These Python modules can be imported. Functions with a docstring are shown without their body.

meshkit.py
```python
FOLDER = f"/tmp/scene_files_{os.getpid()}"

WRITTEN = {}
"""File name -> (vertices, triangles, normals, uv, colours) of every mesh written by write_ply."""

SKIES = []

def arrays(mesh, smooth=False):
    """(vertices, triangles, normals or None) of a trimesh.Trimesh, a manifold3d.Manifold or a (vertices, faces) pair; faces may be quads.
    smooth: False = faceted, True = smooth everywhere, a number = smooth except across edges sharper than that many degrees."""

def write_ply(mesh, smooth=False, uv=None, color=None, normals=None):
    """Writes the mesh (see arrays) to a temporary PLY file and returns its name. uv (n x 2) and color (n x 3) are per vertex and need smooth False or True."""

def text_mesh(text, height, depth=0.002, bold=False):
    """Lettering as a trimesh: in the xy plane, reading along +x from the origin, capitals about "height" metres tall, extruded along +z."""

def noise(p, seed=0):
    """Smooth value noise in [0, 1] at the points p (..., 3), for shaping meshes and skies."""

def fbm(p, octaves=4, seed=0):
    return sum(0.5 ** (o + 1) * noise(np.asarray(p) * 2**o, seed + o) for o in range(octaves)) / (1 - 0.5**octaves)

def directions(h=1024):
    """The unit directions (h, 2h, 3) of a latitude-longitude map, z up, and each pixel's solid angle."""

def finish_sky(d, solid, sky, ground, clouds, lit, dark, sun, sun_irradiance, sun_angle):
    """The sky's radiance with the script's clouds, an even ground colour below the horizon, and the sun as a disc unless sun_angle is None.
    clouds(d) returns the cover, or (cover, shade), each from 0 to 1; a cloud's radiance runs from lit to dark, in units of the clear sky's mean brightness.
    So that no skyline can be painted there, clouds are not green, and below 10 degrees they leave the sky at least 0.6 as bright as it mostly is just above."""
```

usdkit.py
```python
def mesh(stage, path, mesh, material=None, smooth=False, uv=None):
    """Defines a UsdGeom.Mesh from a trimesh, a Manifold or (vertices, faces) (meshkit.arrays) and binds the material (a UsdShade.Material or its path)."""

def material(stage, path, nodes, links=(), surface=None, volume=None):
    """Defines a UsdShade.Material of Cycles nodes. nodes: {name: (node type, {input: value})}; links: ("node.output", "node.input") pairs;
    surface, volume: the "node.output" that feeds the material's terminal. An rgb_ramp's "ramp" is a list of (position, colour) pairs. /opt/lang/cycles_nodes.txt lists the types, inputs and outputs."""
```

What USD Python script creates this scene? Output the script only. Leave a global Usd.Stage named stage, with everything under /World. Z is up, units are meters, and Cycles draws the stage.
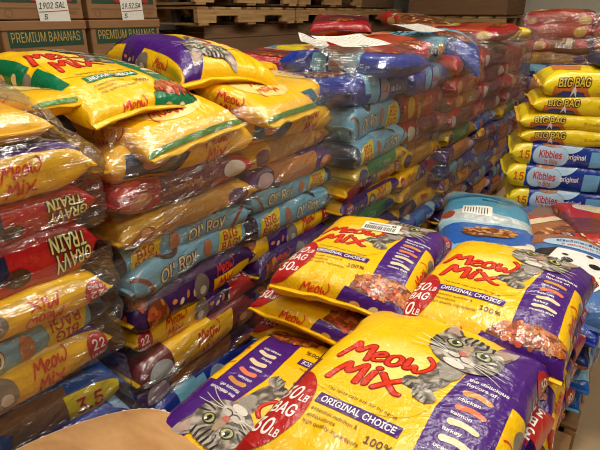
import math, random, numpy as np, trimesh, shapely, usdkit, meshkit
import mapbox_earcut as earcut
from shapely import affinity
from shapely.geometry import Polygon, LineString, Point, box as sbox
from shapely.ops import unary_union
from pxr import Usd, UsdGeom, UsdLux, UsdShade, Sdf, Gf, Vt

rng = np.random.default_rng(7)
PI = math.pi
stage = Usd.Stage.CreateInMemory()
UsdGeom.SetStageUpAxis(stage, 'Z')
UsdGeom.SetStageMetersPerUnit(stage, 1.0)
UsdGeom.Xform.Define(stage, '/World')

# ------------------------------------------------------------------ camera, light, exposure
EYE, YAW, PITCH, FPX = (0.0, 0.0, 1.55), 35.0, -22.8, 505.0
cam = UsdGeom.Camera.Define(stage, '/World/camera')
cam.CreateHorizontalApertureAttr(36.0)
cam.CreateVerticalApertureAttr(27.0)
cam.CreateFocalLengthAttr(36.0 * FPX / 600.0)
cam.CreateClippingRangeAttr(Gf.Vec2f(0.05, 100))
cam.CreateExposureAttr(0.28)
cam.AddTranslateOp().Set(Gf.Vec3d(*EYE))
cam.AddRotateZOp().Set(YAW)
cam.AddRotateXOp().Set(90.0 + PITCH)

CEIL = 3.7
LAMP_COLOR = (1.0, 0.93, 0.80)
LAMPS = [  # x, y, length along y, power
    (-0.25, 1.3, 1.2, 44), (-0.25, 4.2, 1.2, 17), (0.9, -0.6, 1.2, 14), (-2.6, 3.2, 1.2, 7), (1.9, 2.6, 1.2, 14), (-1.7, -0.9, 1.2, 14),
    (-1.75, 1.3, 1.2, 11), (1.2, 1.0, 1.2, 14), (2.2, 4.6, 1.2, 9), (-0.6, 2.9, 1.2, 12),
]
for i, (lx, ly, ll, pw) in enumerate(LAMPS):
    l = UsdLux.RectLight.Define(stage, '/World/lamp_light_%03d' % i)
    l.CreateWidthAttr(0.28); l.CreateHeightAttr(ll)
    l.CreateIntensityAttr(pw); l.CreateColorAttr(Gf.Vec3f(*LAMP_COLOR)); l.CreateNormalizeAttr(False)
    l.AddTranslateOp().Set(Gf.Vec3d(lx, ly, CEIL - 0.105))
dome = UsdLux.DomeLight.Define(stage, '/World/ambient')
dome.CreateIntensityAttr(0.0)

# ------------------------------------------------------------------ helpers
def lin(c):
    c = np.asarray(c, float) / 255.0
    return np.where(c <= 0.04045, c / 12.92, ((c + 0.055) / 1.055) ** 2.4)

used = {}
def free(parent, name):
    key = (parent, name); k = used.get(key, -1) + 1; used[key] = k
    return name if k == 0 else '%s_%03d' % (name, k)

def put(prim, label=None, cat=None, group=None, kind=None):
    for k, v in (('label', label), ('category', cat), ('group', group), ('kind', kind)):
        if v: prim.SetCustomDataByKey(k, v)
    return prim

def mat4(loc=(0, 0, 0), yaw=0.0, pitch=0.0, roll=0.0, scale=(1, 1, 1)):
    """Rz(yaw) Ry(roll) Rx(pitch), degrees."""
    R = trimesh.transformations
    m = R.translation_matrix(loc) @ R.rotation_matrix(math.radians(yaw), [0, 0, 1]) @ R.rotation_matrix(math.radians(roll), [0, 1, 0]) @ R.rotation_matrix(math.radians(pitch), [1, 0, 0])
    return m @ np.diag([*scale, 1.0])

def place(x, m):
    op = x.MakeMatrixXform()
    op.Set(Gf.Matrix4d(*np.asarray(m).T.ravel().tolist()))

def thing(name, label, cat, m=None, group=None, kind=None):
    x = UsdGeom.Xform.Define(stage, '/World/' + free('/World', name))
    if m is not None: place(x, m)
    return put(x.GetPrim(), label, cat, group, kind)

def copy_of(root, name, label, m, group=None):
    x = UsdGeom.Xform.Define(stage, '/World/' + free('/World', name))
    p = x.GetPrim()
    p.GetReferences().AddInternalReference(root.GetPath()); p.SetInstanceable(True)
    place(x, m)
    return put(p, label, root.GetCustomDataByKey('category'), group)

def mesh(name, m, material, parent=None, smooth=False, tint=None, label=None, cat=None, group=None, kind=None):
    par = str(parent.GetPath()) if parent is not None else '/World'
    path = par + '/' + free(par, name)
    g = usdkit.mesh(stage, path, m, material, smooth=smooth)
    if tint is not None:
        UsdGeom.PrimvarsAPI(g).CreatePrimvar('tint', Sdf.ValueTypeNames.Color3fArray, 'vertex').Set(Vt.Vec3fArray.FromNumpy(np.asarray(tint, np.float32)))
    return put(g.GetPrim(), label, cat, group, kind)

def bx(sx, sy, sz, c=(0, 0, 0), r=0.0):
    b = trimesh.creation.box((sx, sy, sz))
    if r > 0:
        import manifold3d as m3
        e = np.array([sx, sy, sz]) / 2 - r
        pts = []
        for a in np.ndindex(2, 2, 2):
            s = np.array(a) * 2 - 1
            for k in range(3):
                q = s * e; q[k] += s[k] * r; pts.append(q)
        b = trimesh.convex.convex_hull(np.array(pts))
    b.apply_translation(c); return b

def join(ms): return trimesh.util.concatenate(ms)

# ------------------------------------------------------------------ materials
L = '/World/Looks/'
UsdGeom.Scope.Define(stage, '/World/Looks')
def M(name, nodes, links=(), surface='p.BSDF', **k): return usdkit.material(stage, L + name, nodes, links, surface, **k)

PRINT = M('printed_plastic', {
    'a': ('attribute', {'attribute': 'tint'}),
    'tc': ('texture_coordinate', {}),
    'n1': ('noise_texture', {'scale': 9.0, 'detail': 3.0, 'roughness': 0.55, 'distortion': 0.9}),
    'n2': ('noise_texture', {'scale': 42.0, 'detail': 2.0, 'roughness': 0.5, 'distortion': 1.5}),
    'ad': ('math', {'math_type': 'multiply_add', 'value2': 0.2}),
    'b': ('bump', {'strength': 0.7, 'distance': 0.012}),
    'p': ('principled_bsdf', {'roughness': 0.3, 'specular_ior_level': 0.5, 'coat_weight': 0.35, 'coat_roughness': 0.09}),
}, [('tc.object', 'n1.vector'), ('tc.object', 'n2.vector'), ('n2.fac', 'ad.value1'), ('n1.fac', 'ad.value3'), ('ad.value', 'b.height'), ('b.normal', 'p.normal'), ('b.normal', 'p.coat_normal'), ('a.color', 'p.base_color')])

def film_material(name, ang, sy=1.6, sz=42.0, axis='x'):
    a = math.radians(ang)
    rot = (a, 0, 0) if axis == 'x' else (0, a, 0)
    sc = (sy, sy, sz)
    return M(name, {
        'tc': ('texture_coordinate', {}),
        'mp': ('mapping', {'rotation': rot, 'scale': sc}),
        'n': ('noise_texture', {'scale': 1.0, 'detail': 3.0, 'roughness': 0.6, 'distortion': 0.6}),
        'n2': ('noise_texture', {'scale': 7.0, 'detail': 2.0, 'distortion': 1.0}),
        'ad': ('math', {'math_type': 'multiply_add', 'value2': 1.6}),
        'b': ('bump', {'strength': 0.7, 'distance': 0.02}),
        't': ('transparent_bsdf', {'color': (0.985, 0.985, 0.985)}),
        'g': ('glossy_bsdf', {'color': (1, 1, 1), 'roughness': 0.17}),
        'd': ('diffuse_bsdf', {'color': (0.75, 0.72, 0.66)}),
        'f': ('layer_weight', {'blend': 0.16}),
        'fm': ('math', {'math_type': 'multiply_add', 'value2': 0.5, 'value3': 0.10, 'use_clamp': True}),
        'mg': ('mix_closure', {}),
        'md': ('mix_closure', {'fac': 0.025}),
    }, [('tc.object', 'mp.vector'), ('mp.vector', 'n.vector'), ('tc.object', 'n2.vector'), ('n2.fac', 'ad.value1'), ('n.fac', 'ad.value3'), ('ad.value', 'b.height'), ('b.normal', 'g.normal'), ('b.normal', 'f.normal'),
        ('f.fresnel', 'fm.value1'), ('fm.value', 'mg.fac'), ('t.BSDF', 'mg.closure1'), ('g.BSDF', 'mg.closure2'), ('mg.closure', 'md.closure1'), ('d.BSDF', 'md.closure2')], surface='md.closure')
FILM_UP = film_material('stretch_film_rising', -24)
FILM_DN = film_material('stretch_film_falling', 14)
FILM_X = film_material('stretch_film_across', 10, axis='y')

def grainy(name, c1, c2, scale=(3, 3, 30), rough=0.75, bump=0.15, nscale=2.0):
    return M(name, {
        'tc': ('texture_coordinate', {}), 'mp': ('mapping', {'scale': scale}),
        'n': ('noise_texture', {'scale': nscale, 'detail': 5.0, 'roughness': 0.6, 'distortion': 0.4}),
        'r': ('rgb_ramp', {'ramp': [(0.3, lin(c1)), (0.7, lin(c2))]}),
        'b': ('bump', {'strength': bump, 'distance': 0.004}),
        'p': ('principled_bsdf', {'roughness': rough, 'specular_ior_level': 0.25}),
    }, [('tc.object', 'mp.vector'), ('mp.vector', 'n.vector'), ('n.fac', 'r.fac'), ('r.color', 'p.base_color'), ('n.fac', 'b.height'), ('b.normal', 'p.normal')])
CARD = grainy('kraft_cardboard', (172, 124, 76), (204, 158, 106), (3, 7, 3), 0.8, 0.1)
CARD_DARK = grainy('brown_cardboard', (122, 92, 66), (138, 104, 74), (2, 2, 22), 0.85, 0.1)
CARD_BANANA = grainy('banana_cardboard', (138, 100, 66), (150, 110, 74), (3, 3, 14), 0.85, 0.1)
CARD_CUT = grainy('cut_cardboard_edge', (205, 190, 165), (225, 212, 190), (20, 20, 60), 0.9, 0.2)
WOOD = [grainy('pallet_pine_%d' % i, a, b, (2, 2, 26), 0.8, 0.25) for i, (a, b) in enumerate([((150, 112, 70), (196, 156, 104)), ((128, 94, 60), (172, 132, 88)), ((166, 128, 84), (206, 168, 118))])]
FLOOR_M = grainy('concrete_floor', (176, 150, 118), (192, 166, 132), (1.5, 1.5, 1.5), 0.45, 0.06, 3.0)
WALL_M = grainy('painted_wall', (196, 190, 172), (204, 198, 180), (1, 1, 1), 0.8, 0.05)
WALL_B = grainy('dull_block_wall', (126, 118, 104), (136, 128, 112), (1, 1, 1), 0.85, 0.05)
CEIL_M = grainy('ceiling_panel', (92, 86, 78), (100, 94, 86), (2, 2, 2), 0.9, 0.05)
PAPER = M('white_paper', {'p': ('principled_bsdf', {'base_color': lin((226, 222, 212)), 'roughness': 0.7})})
INK = M('dark_ink', {'p': ('principled_bsdf', {'base_color': lin((48, 46, 48)), 'roughness': 0.7})})
INK_RED = M('red_ink', {'p': ('principled_bsdf', {'base_color': lin((165, 40, 36)), 'roughness': 0.7})})
GREEN = M('banana_box_green', {'p': ('principled_bsdf', {'base_color': lin((34, 66, 46)), 'roughness': 0.7})})
GOLD = M('banana_box_gold', {'p': ('principled_bsdf', {'base_color': lin((178, 148, 74)), 'roughness': 0.7})})
DARK = M('dark_hollow', {'p': ('principled_bsdf', {'base_color': lin((26, 20, 17)), 'roughness': 0.9})})
METAL = M('white_enamel', {'p': ('principled_bsdf', {'base_color': lin((210, 208, 200)), 'roughness': 0.4})})
STEEL = M('dark_steel', {'p': ('principled_bsdf', {'base_color': lin((74, 70, 66)), 'roughness': 0.5, 'metallic': 0.4})})
TUBE = M('lamp_tube', {'e': ('emission', {'color': LAMP_COLOR, 'strength': 6.0})}, surface='e.emission')

# ------------------------------------------------------------------ flat shapes for print
_txt = {}
def text(s, h, bold=True, x=0.0, y=0.0, align='c', slant=0.0, rot=0.0, width=None):
    key = (s, bold)
    if key not in _txt:
        m = meshkit.text_mesh(s, 1.0, 0.1, bold)
        up = m.face_normals[:, 2] > 0.9
        tri = m.vertices[m.faces[up]][:, :, :2]
        _txt[key] = unary_union([Polygon(t) for t in tri]).buffer(0.002).simplify(0.012)
    g = _txt[key]
    x0, y0, x1, y1 = g.bounds
    g = affinity.translate(g, -(x0 if align == 'l' else x1 if align == 'r' else (x0 + x1) / 2), -0.5)
    g = affinity.scale(g, (width / (x1 - x0)) if width else h, h, origin=(0, 0))
    if slant: g = affinity.affine_transform(g, [1, slant, 0, 1, 0, 0])
    if rot: g = affinity.rotate(g, rot, origin=(0, 0))
    return affinity.translate(g, x, y)

def smooth_line(p, n=3):
    p = np.array(p, float)
    for _ in range(n):
        q = np.empty((2 * len(p) - 2, 2)); q[0::2] = 0.75 * p[:-1] + 0.25 * p[1:]; q[1::2] = 0.25 * p[:-1] + 0.75 * p[1:]
        p = np.vstack([p[:1], q, p[-1:]])
    return p

def brush(p, w0, w1=None, n=3):
    """A tapered pen stroke."""
    p = smooth_line(p, n); w1 = w0 if w1 is None else w1
    t = np.linspace(0, 1, len(p)); w = w0 + (w1 - w0) * t
    return unary_union([unary_union([Point(*p[i]).buffer(w[i], 5), Point(*p[i + 1]).buffer(w[i + 1], 5)]).convex_hull for i in range(len(p) - 1)])

def ell(cx, cy, rx, ry, rot=0.0, n=10):
    return affinity.translate(affinity.rotate(affinity.scale(Point(0, 0).buffer(1, n), rx, ry), rot, origin=(0, 0)), cx, cy)

def _logo():
    top = [brush([(-.05, .0), (.12, .55), (.2, .98), (.3, .75), (.42, .38), (.6, .75), (.8, 1.02), (.84, .6), (.92, .08)], .075, .09),
           brush([(1.05, .36), (1.3, .42), (1.42, .62), (1.2, .74), (1.03, .45), (1.1, .12), (1.28, .06), (1.46, .2)], .07, .05),
           brush([(1.78, .7), (1.58, .6), (1.58, .15), (1.8, .05), (2.02, .25), (1.98, .62), (1.8, .72)], .075),
           brush([(2.2, .7), (2.22, .15), (2.36, .12), (2.5, .5), (2.56, .12), (2.72, .1), (2.95, .45), (3.0, .75), (2.86, .98), (2.7, 1.12)], .08, .05)]
    bot = [brush([(.3, -1.22), (.42, -.6), (.52, -.2), (.62, -.5), (.74, -.82), (.95, -.45), (1.15, -.2), (1.2, -.6), (1.24, -1.18)], .085, .1),
           brush([(1.56, -.52), (1.52, -.9), (1.54, -1.15)], .09, .09), Point(1.6, -.26).buffer(.1, 6),
           brush([(1.84, -.48), (2.1, -.78), (2.55, -1.22), (2.7, -1.2)], .095, .06), brush([(2.55, -.45), (2.2, -.8), (1.86, -1.2)], .09, .09)]
    return unary_union(top), unary_union(bot)
_LOGO = _logo()
def logo(x, y, w, both=True, rot=0.0):
    g = unary_union(_LOGO) if both else _LOGO[0]
    cy = -0.1 if both else 0.5
    g = affinity.translate(g, -1.45, -cy)
    g = affinity.affine_transform(g, [1, .12, 0.04, 1, 0, 0])
    g = affinity.scale(g, w / 3.2, w / 3.2, origin=(0, 0))
    if rot: g = affinity.rotate(g, rot, origin=(0, 0))
    return affinity.translate(g, x, y)

# ------------------------------------------------------------------ the bag as a surface
class Bag:
    """A filled pillow bag: tube axis along y, front up (+z). s runs round the bag (0 = middle of the front, + to +x), v along it."""
    def __init__(self, L=.6, W=.46, T=.115, seed=0, nx=9.0, ny=6.0, wr=.005, sag=(0, 0), lift=None):
        self.L, self.W, self.T, self.seed, self.wr, self.sag, self.nx, self.ny, self.lift = L, W, T, seed, wr, sag, nx, ny, lift
        def quarter(a, b, m, k):    # |x/a|^m + |z/b|^k = 1 from (0, b) to (a, 0)
            x = np.concatenate([np.linspace(0, 1, 1500), (1 - np.linspace(0, 1, 1500) ** k) ** (1 / m)]); x = np.unique(np.clip(x, 0, 1))
            return a * x, b * (1 - x ** m) ** (1 / k)
        x, z = quarter(W / 2, T / 2, nx, 2.3)
        X = np.concatenate([x, x[-2::-1]]); Z = np.concatenate([z, -z[-2::-1]])
        ln = np.concatenate([[0], np.cumsum(np.hypot(np.diff(X), np.diff(Z)))])
        self.S = 2 * ln[-1]; self._s, self._x, self._z = np.concatenate([-ln[:0:-1], ln]), np.concatenate([-X[:0:-1], X]), np.concatenate([Z[:0:-1], Z])
        y, h = quarter(L / 2, T / 2, ny, 2.2)
        ln = np.concatenate([[0], np.cumsum(np.hypot(np.diff(y), np.diff(h)))])
        self.V = 2 * ln[-1]; self._v, self._y, self._h = np.concatenate([-ln[:0:-1], ln]), np.concatenate([-y[:0:-1], y]), np.concatenate([h[:0:-1], h]) / (T / 2)

    def base(self, s, v):
        v = np.clip(v, -self.V / 2, self.V / 2)
        y = np.interp(v, self._v, self._y); h = np.interp(v, self._v, self._h)
        s = (np.asarray(s) + self.S / 2) % self.S - self.S / 2
        x = np.interp(s, self._s, self._x); z = np.interp(s, self._s, self._z)
        x = x * (1 + .12 * self.T / self.W * (1 - h) - .03 * (1 - (2 * y / self.L) ** 2))
        return np.stack([x, y, z * h], -1)

    def at(self, s, v, off=0.0):
        s, v = np.asarray(s, float), np.asarray(v, float); e = 1.5e-3
        p = self.base(s, v)
        n = np.cross(self.base(s + e, v) - self.base(s - e, v), self.base(s, v + e) - self.base(s, v - e))
        ln = np.linalg.norm(n, axis=-1, keepdims=True)
        n = np.where(ln > 1e-9, n / np.maximum(ln, 1e-12), [0, 0, 1.0])
        k = p * np.array([1, 1, 1.6])
        d = (meshkit.noise(k * 5.5 + 3.1, self.seed) - .5) * 2.6 * self.wr + (meshkit.noise(k * 14 + 9.2, self.seed + 5) - .5) * 1.5 * self.wr + (meshkit.noise(k * 31 + 1.7, self.seed + 9) - .5) * .55 * self.wr
        q = np.abs(2 * p[..., 1] / self.L)
        rid = 1 - 2 * np.abs(meshkit.noise(np.stack([p[..., 0] * 26, p[..., 1] * 5, p[..., 2] * 14], -1), self.seed + 17) - .5)
        d = d + (rid - .6) * 1.3 * self.wr * np.clip((q - .45) / .4, 0, 1)
        edge = np.clip((1 - q) / .06, 0.15, 1)
        p = p + n * (d * edge)[..., None]
        p = p + n * off
        return self.shape(p)

    def shape(self, p):
        x, y = p[..., 0], p[..., 1]
        z = p[..., 2] - self.sag[0] * (2 * x / self.W) ** 2 - self.sag[1] * (2 * y / self.L) ** 2
        z = z + (meshkit.noise(np.stack([x * 3.5, y * 3.5, 0 * x], -1), self.seed + 31) - .5) * .02 * min(1, self.wr / .005)
        if self.lift: z = z + self.lift(x, y)
        return np.stack([x, y, z], -1)

    def body(self, step=.011):
        ns, nv = int(self.S / step), int(self.V / step)
        s = np.linspace(-self.S / 2, self.S / 2, ns, endpoint=False); v = np.linspace(-self.V / 2, self.V / 2, nv)
        g = self.at(*np.meshgrid(s, v, indexing='ij'))
        i, j = np.meshgrid(np.arange(ns), np.arange(nv - 1), indexing='ij'); k = (i + 1) % ns
        f = np.stack([i * nv + j, k * nv + j, k * nv + j + 1, i * nv + j + 1], -1).reshape(-1, 4)
        return g.reshape(-1, 3), f

    def seal(self, end, width=.014, step=.014):
        """Flat crimped strip across one end of the bag."""
        a = self.W / 2 * (1 + .12 * self.T / self.W) - .004
        n = int(2 * a / step); x = np.linspace(-a, a, n)
        rows = []
        for y, dz in ((self.L / 2 - .012, .002), (self.L / 2 + width, .002), (self.L / 2 + width, -.002), (self.L / 2 - .012, -.002)):
            w = (meshkit.noise(np.stack([x * 18, 0 * x + end, 0 * x + self.seed], -1)) - .5) * .012 * ((y > self.L / 2) * 1.0)
            rows.append(self.shape(np.stack([x, end * (y + 0 * x), dz + w], -1)))
        g = np.array(rows).transpose(1, 0, 2).reshape(-1, 3)
        f = [[i * 4 + j, (i + 1) * 4 + j, (i + 1) * 4 + (j + 1) % 4, i * 4 + (j + 1) % 4] for i in range(n - 1) for j in range(4)]
        f += [[0, 1, 2, 3], [4 * n - 1, 4 * n - 2, 4 * n - 3, 4 * n - 4]]
        f = np.array(f)
        return g, f if end < 0 else f[:, ::-1]

    def decal(self, poly, off, step):
        """Vertices and triangles of a printed patch that follows the bag."""
        V, Fc, nv = [], [], 0
        x0, y0, x1, y1 = poly.bounds
        ix, iy = np.arange(math.floor(x0 / step), math.ceil(x1 / step)), np.arange(math.floor(y0 / step), math.ceil(y1 / step))
        if len(ix) * len(iy) > 1:
            X, Y = np.meshgrid(ix * step, iy * step, indexing='ij'); X, Y = X.ravel(), Y.ravel()
            cells = shapely.box(X, Y, X + step, Y + step)
            shapely.prepare(poly)
            inside = shapely.contains_properly(poly, cells); touch = shapely.intersects(poly, cells) & ~inside
            if inside.any():
                a, b = X[inside], Y[inside]; m = len(a)
                V.append(np.stack([np.stack([a, b], -1), np.stack([a + step, b], -1), np.stack([a + step, b + step], -1), np.stack([a, b + step], -1)], 1).reshape(-1, 2))
                q = np.arange(m)[:, None] * 4
                Fc.append(np.vstack([q + [0, 1, 2], q + [0, 2, 3]])); nv = 4 * m
            pieces = shapely.get_parts(shapely.get_parts(shapely.intersection(cells[touch], poly)))
        else:
            pieces = shapely.get_parts(poly)
        for g in pieces:
            if g.geom_type != 'Polygon' or g.area < 1e-9: continue
            rings = [np.array(g.exterior.coords)[:-1]] + [np.array(r.coords)[:-1] for r in g.interiors]
            pts = np.vstack(rings); tri = earcut.triangulate_float64(pts, np.cumsum([len(r) for r in rings]).astype(np.uint32)).reshape(-1, 3)
            if not len(tri): continue
            a = pts[tri]; cr = np.cross(a[:, 1] - a[:, 0], a[:, 2] - a[:, 0])
            tri = np.where(cr[:, None] < 0, tri[:, ::-1], tri)
            V.append(pts); Fc.append(tri + nv); nv += len(pts)
        if not V: return np.zeros((0, 3)), np.zeros((0, 3), int), np.zeros((0, 2))
        sv = np.vstack(V)
        p = self.at(sv[:, 0], sv[:, 1], off)
        # exact duplicates are welded so that shading stays smooth across the pieces
        _, first, inv = np.unique(np.round(sv / 1e-6).astype(np.int64), axis=0, return_index=True, return_inverse=True)
        return p[first], inv.ravel()[np.vstack(Fc)], sv[first]

class Design:
    def __init__(self, bag, base):
        self.b, self.base, self.layers, self.seal_color = bag, base, {}, [base, base]
    def add(self, part, poly, color, lvl=1):
        if poly is None or poly.is_empty: return
        lim = sbox(-self.b.S / 2, -self.b.V / 2 + .004, self.b.S / 2, self.b.V / 2 - .004)
        poly = poly.intersection(lim)
        if poly.is_empty: return
        self.layers.setdefault(part, []).append((poly, color, lvl))
    up = 0.0
    def side(self, part, fn, color, lvl=1, sides=(1, -1)):
        """fn(side) -> a polygon on the gusset: x along it as read, y up towards the front."""
        q = self.b.S / 4
        for sd in sides:
            p = fn(sd)
            if p is None or p.is_empty: continue
            m = [0, -1, 1, 0, q - self.up, 0] if sd > 0 else [0, 1, -1, 0, -q, 0]
            self.add((part, sd), affinity.affine_transform(p, m), color, lvl)
    def build(self, root, step=.011, cell=.011):
        b = self.b
        v, f = b.body(step)
        mesh('body', (v, f), PRINT, root, smooth=True, tint=np.tile(lin(self.base), (len(v), 1)))
        for e, c in zip((-1, 1), self.seal_color):
            if c is None: continue
            v, f = b.seal(e)
            mesh('end_seal', (v, f), PRINT, root, tint=np.tile(lin(c), (len(v), 1)))
        made = {}
        for key, ls in self.layers.items():
            part, sd = (key, 0) if isinstance(key, str) else key
            up, _, leaf = part.rpartition('/')
            VV, FF, CC, n = [], [], [], 0
            for poly, color, lvl in ls:
                small = max(poly.bounds[2] - poly.bounds[0], poly.bounds[3] - poly.bounds[1]) < .03
                v, f, sv = b.decal(poly, .0007 + .0006 * lvl, cell if not callable(color) else .005)
                if not len(v): continue
                VV.append(v); FF.append(f + n); n += len(v)
                CC.append(color(sv) if callable(color) else np.tile(lin(color), (len(v), 1)))
            if VV: made[part, sd] = mesh(leaf, (np.vstack(VV), np.vstack(FF)), PRINT, made.get((up, sd), root), smooth=True, tint=np.vstack(CC))

# colours, as printed
YEL, PUR, RED, WHT, DRED = (244, 190, 6), (70, 22, 116), (178, 26, 24), (238, 234, 226), (214, 52, 24)
GRN, NAVY, ROYAL, SKY, TEAL = (10, 112, 70), (22, 34, 74), (28, 56, 158), (118, 184, 214), (40, 96, 112)
CRIM, BROWN, LEMON, CREAM, BLACK = (188, 18, 28), (112, 70, 40), (240, 214, 20), (238, 226, 150), (30, 26, 26)

def fur(cx, cy, seed=3, ang=0.0):
    dark, mid, light = lin((44, 38, 34)), lin((122, 110, 98)), lin((186, 176, 162))
    def f(sv):
        d = sv - [cx, cy]
        r, a = np.hypot(d[:, 0], d[:, 1]), np.arctan2(d[:, 1], d[:, 0])
        n = meshkit.fbm(np.stack([a * 5.5, r * 34, 0 * r], -1) + 7, 3, seed)
        m = meshkit.fbm(np.stack([sv[:, 0] * 60, sv[:, 1] * 60, 0 * r], -1) + 3, 2, seed + 4)
        k = np.clip((n - .36) * 3.6, 0, 1)[:, None] * .75 + m[:, None] * .3
        return np.where(k < .5, dark + (mid - dark) * k * 2, mid + (light - mid) * (np.minimum(k, 1) - .5) * 2)
    return f

def cat(d, cx, cy, R, rot=0.0, paw=True, body=True, part='cat_picture'):
    """A grey tabby's face, as printed on the sack."""
    def P(g): return affinity.translate(affinity.rotate(affinity.scale(g, R, R, origin=(0, 0)), rot, origin=(0, 0)), cx, cy)
    pal = lambda pts: Polygon(smooth_line(pts + pts[:1], 2))
    if body:
        d.add(part, P(pal([(-.35, -.6), (-.3, -1.2), (-.4, -2.0), (.0, -2.25), (.3, -2.0), (.35, -1.0), (.5, -.5)])), fur(cx, cy - R, 5), 2)
        d.add(part, P(pal([(-.2, -.8), (-.15, -1.2), (.1, -1.5), (.4, -1.3), (.42, -.8)])), (150, 140, 130), 3)
    if paw:
        for px, py in ((-.3, -2.1), (.12, -2.3)):
            d.add(part, P(ell(px, py, .3, .24)), fur(cx - .5 * R, cy - 1.8 * R, 8), 4)
            for k in (-.13, 0, .13):
                d.add(part, P(brush([(px + k, py - .05), (px + k * 1.2, py - .22)], .018, .024, 1)), (70, 60, 56), 5)
    for sx in (-1, 1):
        d.add(part, P(pal([(sx * .32, .62), (sx * .95, 1.28), (sx * 1.02, .9), (sx * .92, .2), (sx * .5, .3)])), fur(cx, cy, 11), 4)
        d.add(part, P(pal([(sx * .5, .66), (sx * .9, 1.1), (sx * .93, .72), (sx * .84, .35)])), (176, 146, 134), 5)
    d.add(part, P(pal([(0, .78), (.5, .74), (.9, .42), (1.02, -.05), (.86, -.5), (.5, -.78), (0, -.86), (-.5, -.78), (-.86, -.5), (-1.02, -.05), (-.9, .42), (-.5, .74)])), fur(cx, cy, 3), 6)
    dk = (44, 38, 36)
    for sx in (-1, 1):
        for st in ([(sx * .08, .75), (sx * .1, .5), (sx * .05, .32)], [(sx * .25, .74), (sx * .32, .52), (sx * .22, .36)], [(sx * .45, .7), (sx * .5, .5)],
                   [(sx * .95, .05), (sx * .75, .0), (sx * .62, -.08)], [(sx * .95, -.2), (sx * .75, -.22), (sx * .55, -.2)], [(sx * .85, -.45), (sx * .66, -.42)]):
            d.add(part, P(brush(st, .05, .02, 2)), dk, 7)
        d.add(part, P(ell(sx * .42, .12, .23, .19, sx * -12)), (32, 28, 26), 8)
        d.add(part, P(ell(sx * .42, .12, .185, .15, sx * -12)), (166, 166, 98), 9)
        d.add(part, P(ell(sx * .42, .13, .085, .12)), (12, 12, 12), 10)
        d.add(part, P(ell(sx * .42 + .05, .2, .045, .045, 0, 5)), (245, 245, 240), 11)
        d.add(part, P(ell(sx * .2, -.44, .25, .17, sx * -10)), (196, 186, 174), 8)
        for k in (-.08, 0, .08):
            d.add(part, P(brush([(sx * .34, -.42 + k * .4), (sx * .9, -.38 + k * 2), (sx * 1.28, -.45 + k * 3.5)], .011, .006, 2)), (236, 232, 224), 12)
    d.add(part, P(pal([(-.1, .3), (.1, .3), (.15, -.1), (0, -.2), (-.15, -.1)])), (168, 142, 116), 8)
    d.add(part, P(ell(0, -.7, .3, .14)), (216, 208, 196), 8)
    d.add(part, P(pal([(-.17, -.13), (0, -.09), (.17, -.13), (.06, -.28), (0, -.31), (-.06, -.28)])), (192, 104, 88), 10)
    d.add(part, P(unary_union([brush([(0, -.3), (0, -.4)], .02), brush([(0, -.4), (.12, -.5), (.3, -.46)], .022, .012), brush([(0, -.4), (-.12, -.5), (-.3, -.46)], .022, .012)])), (60, 44, 42), 10)

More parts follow.
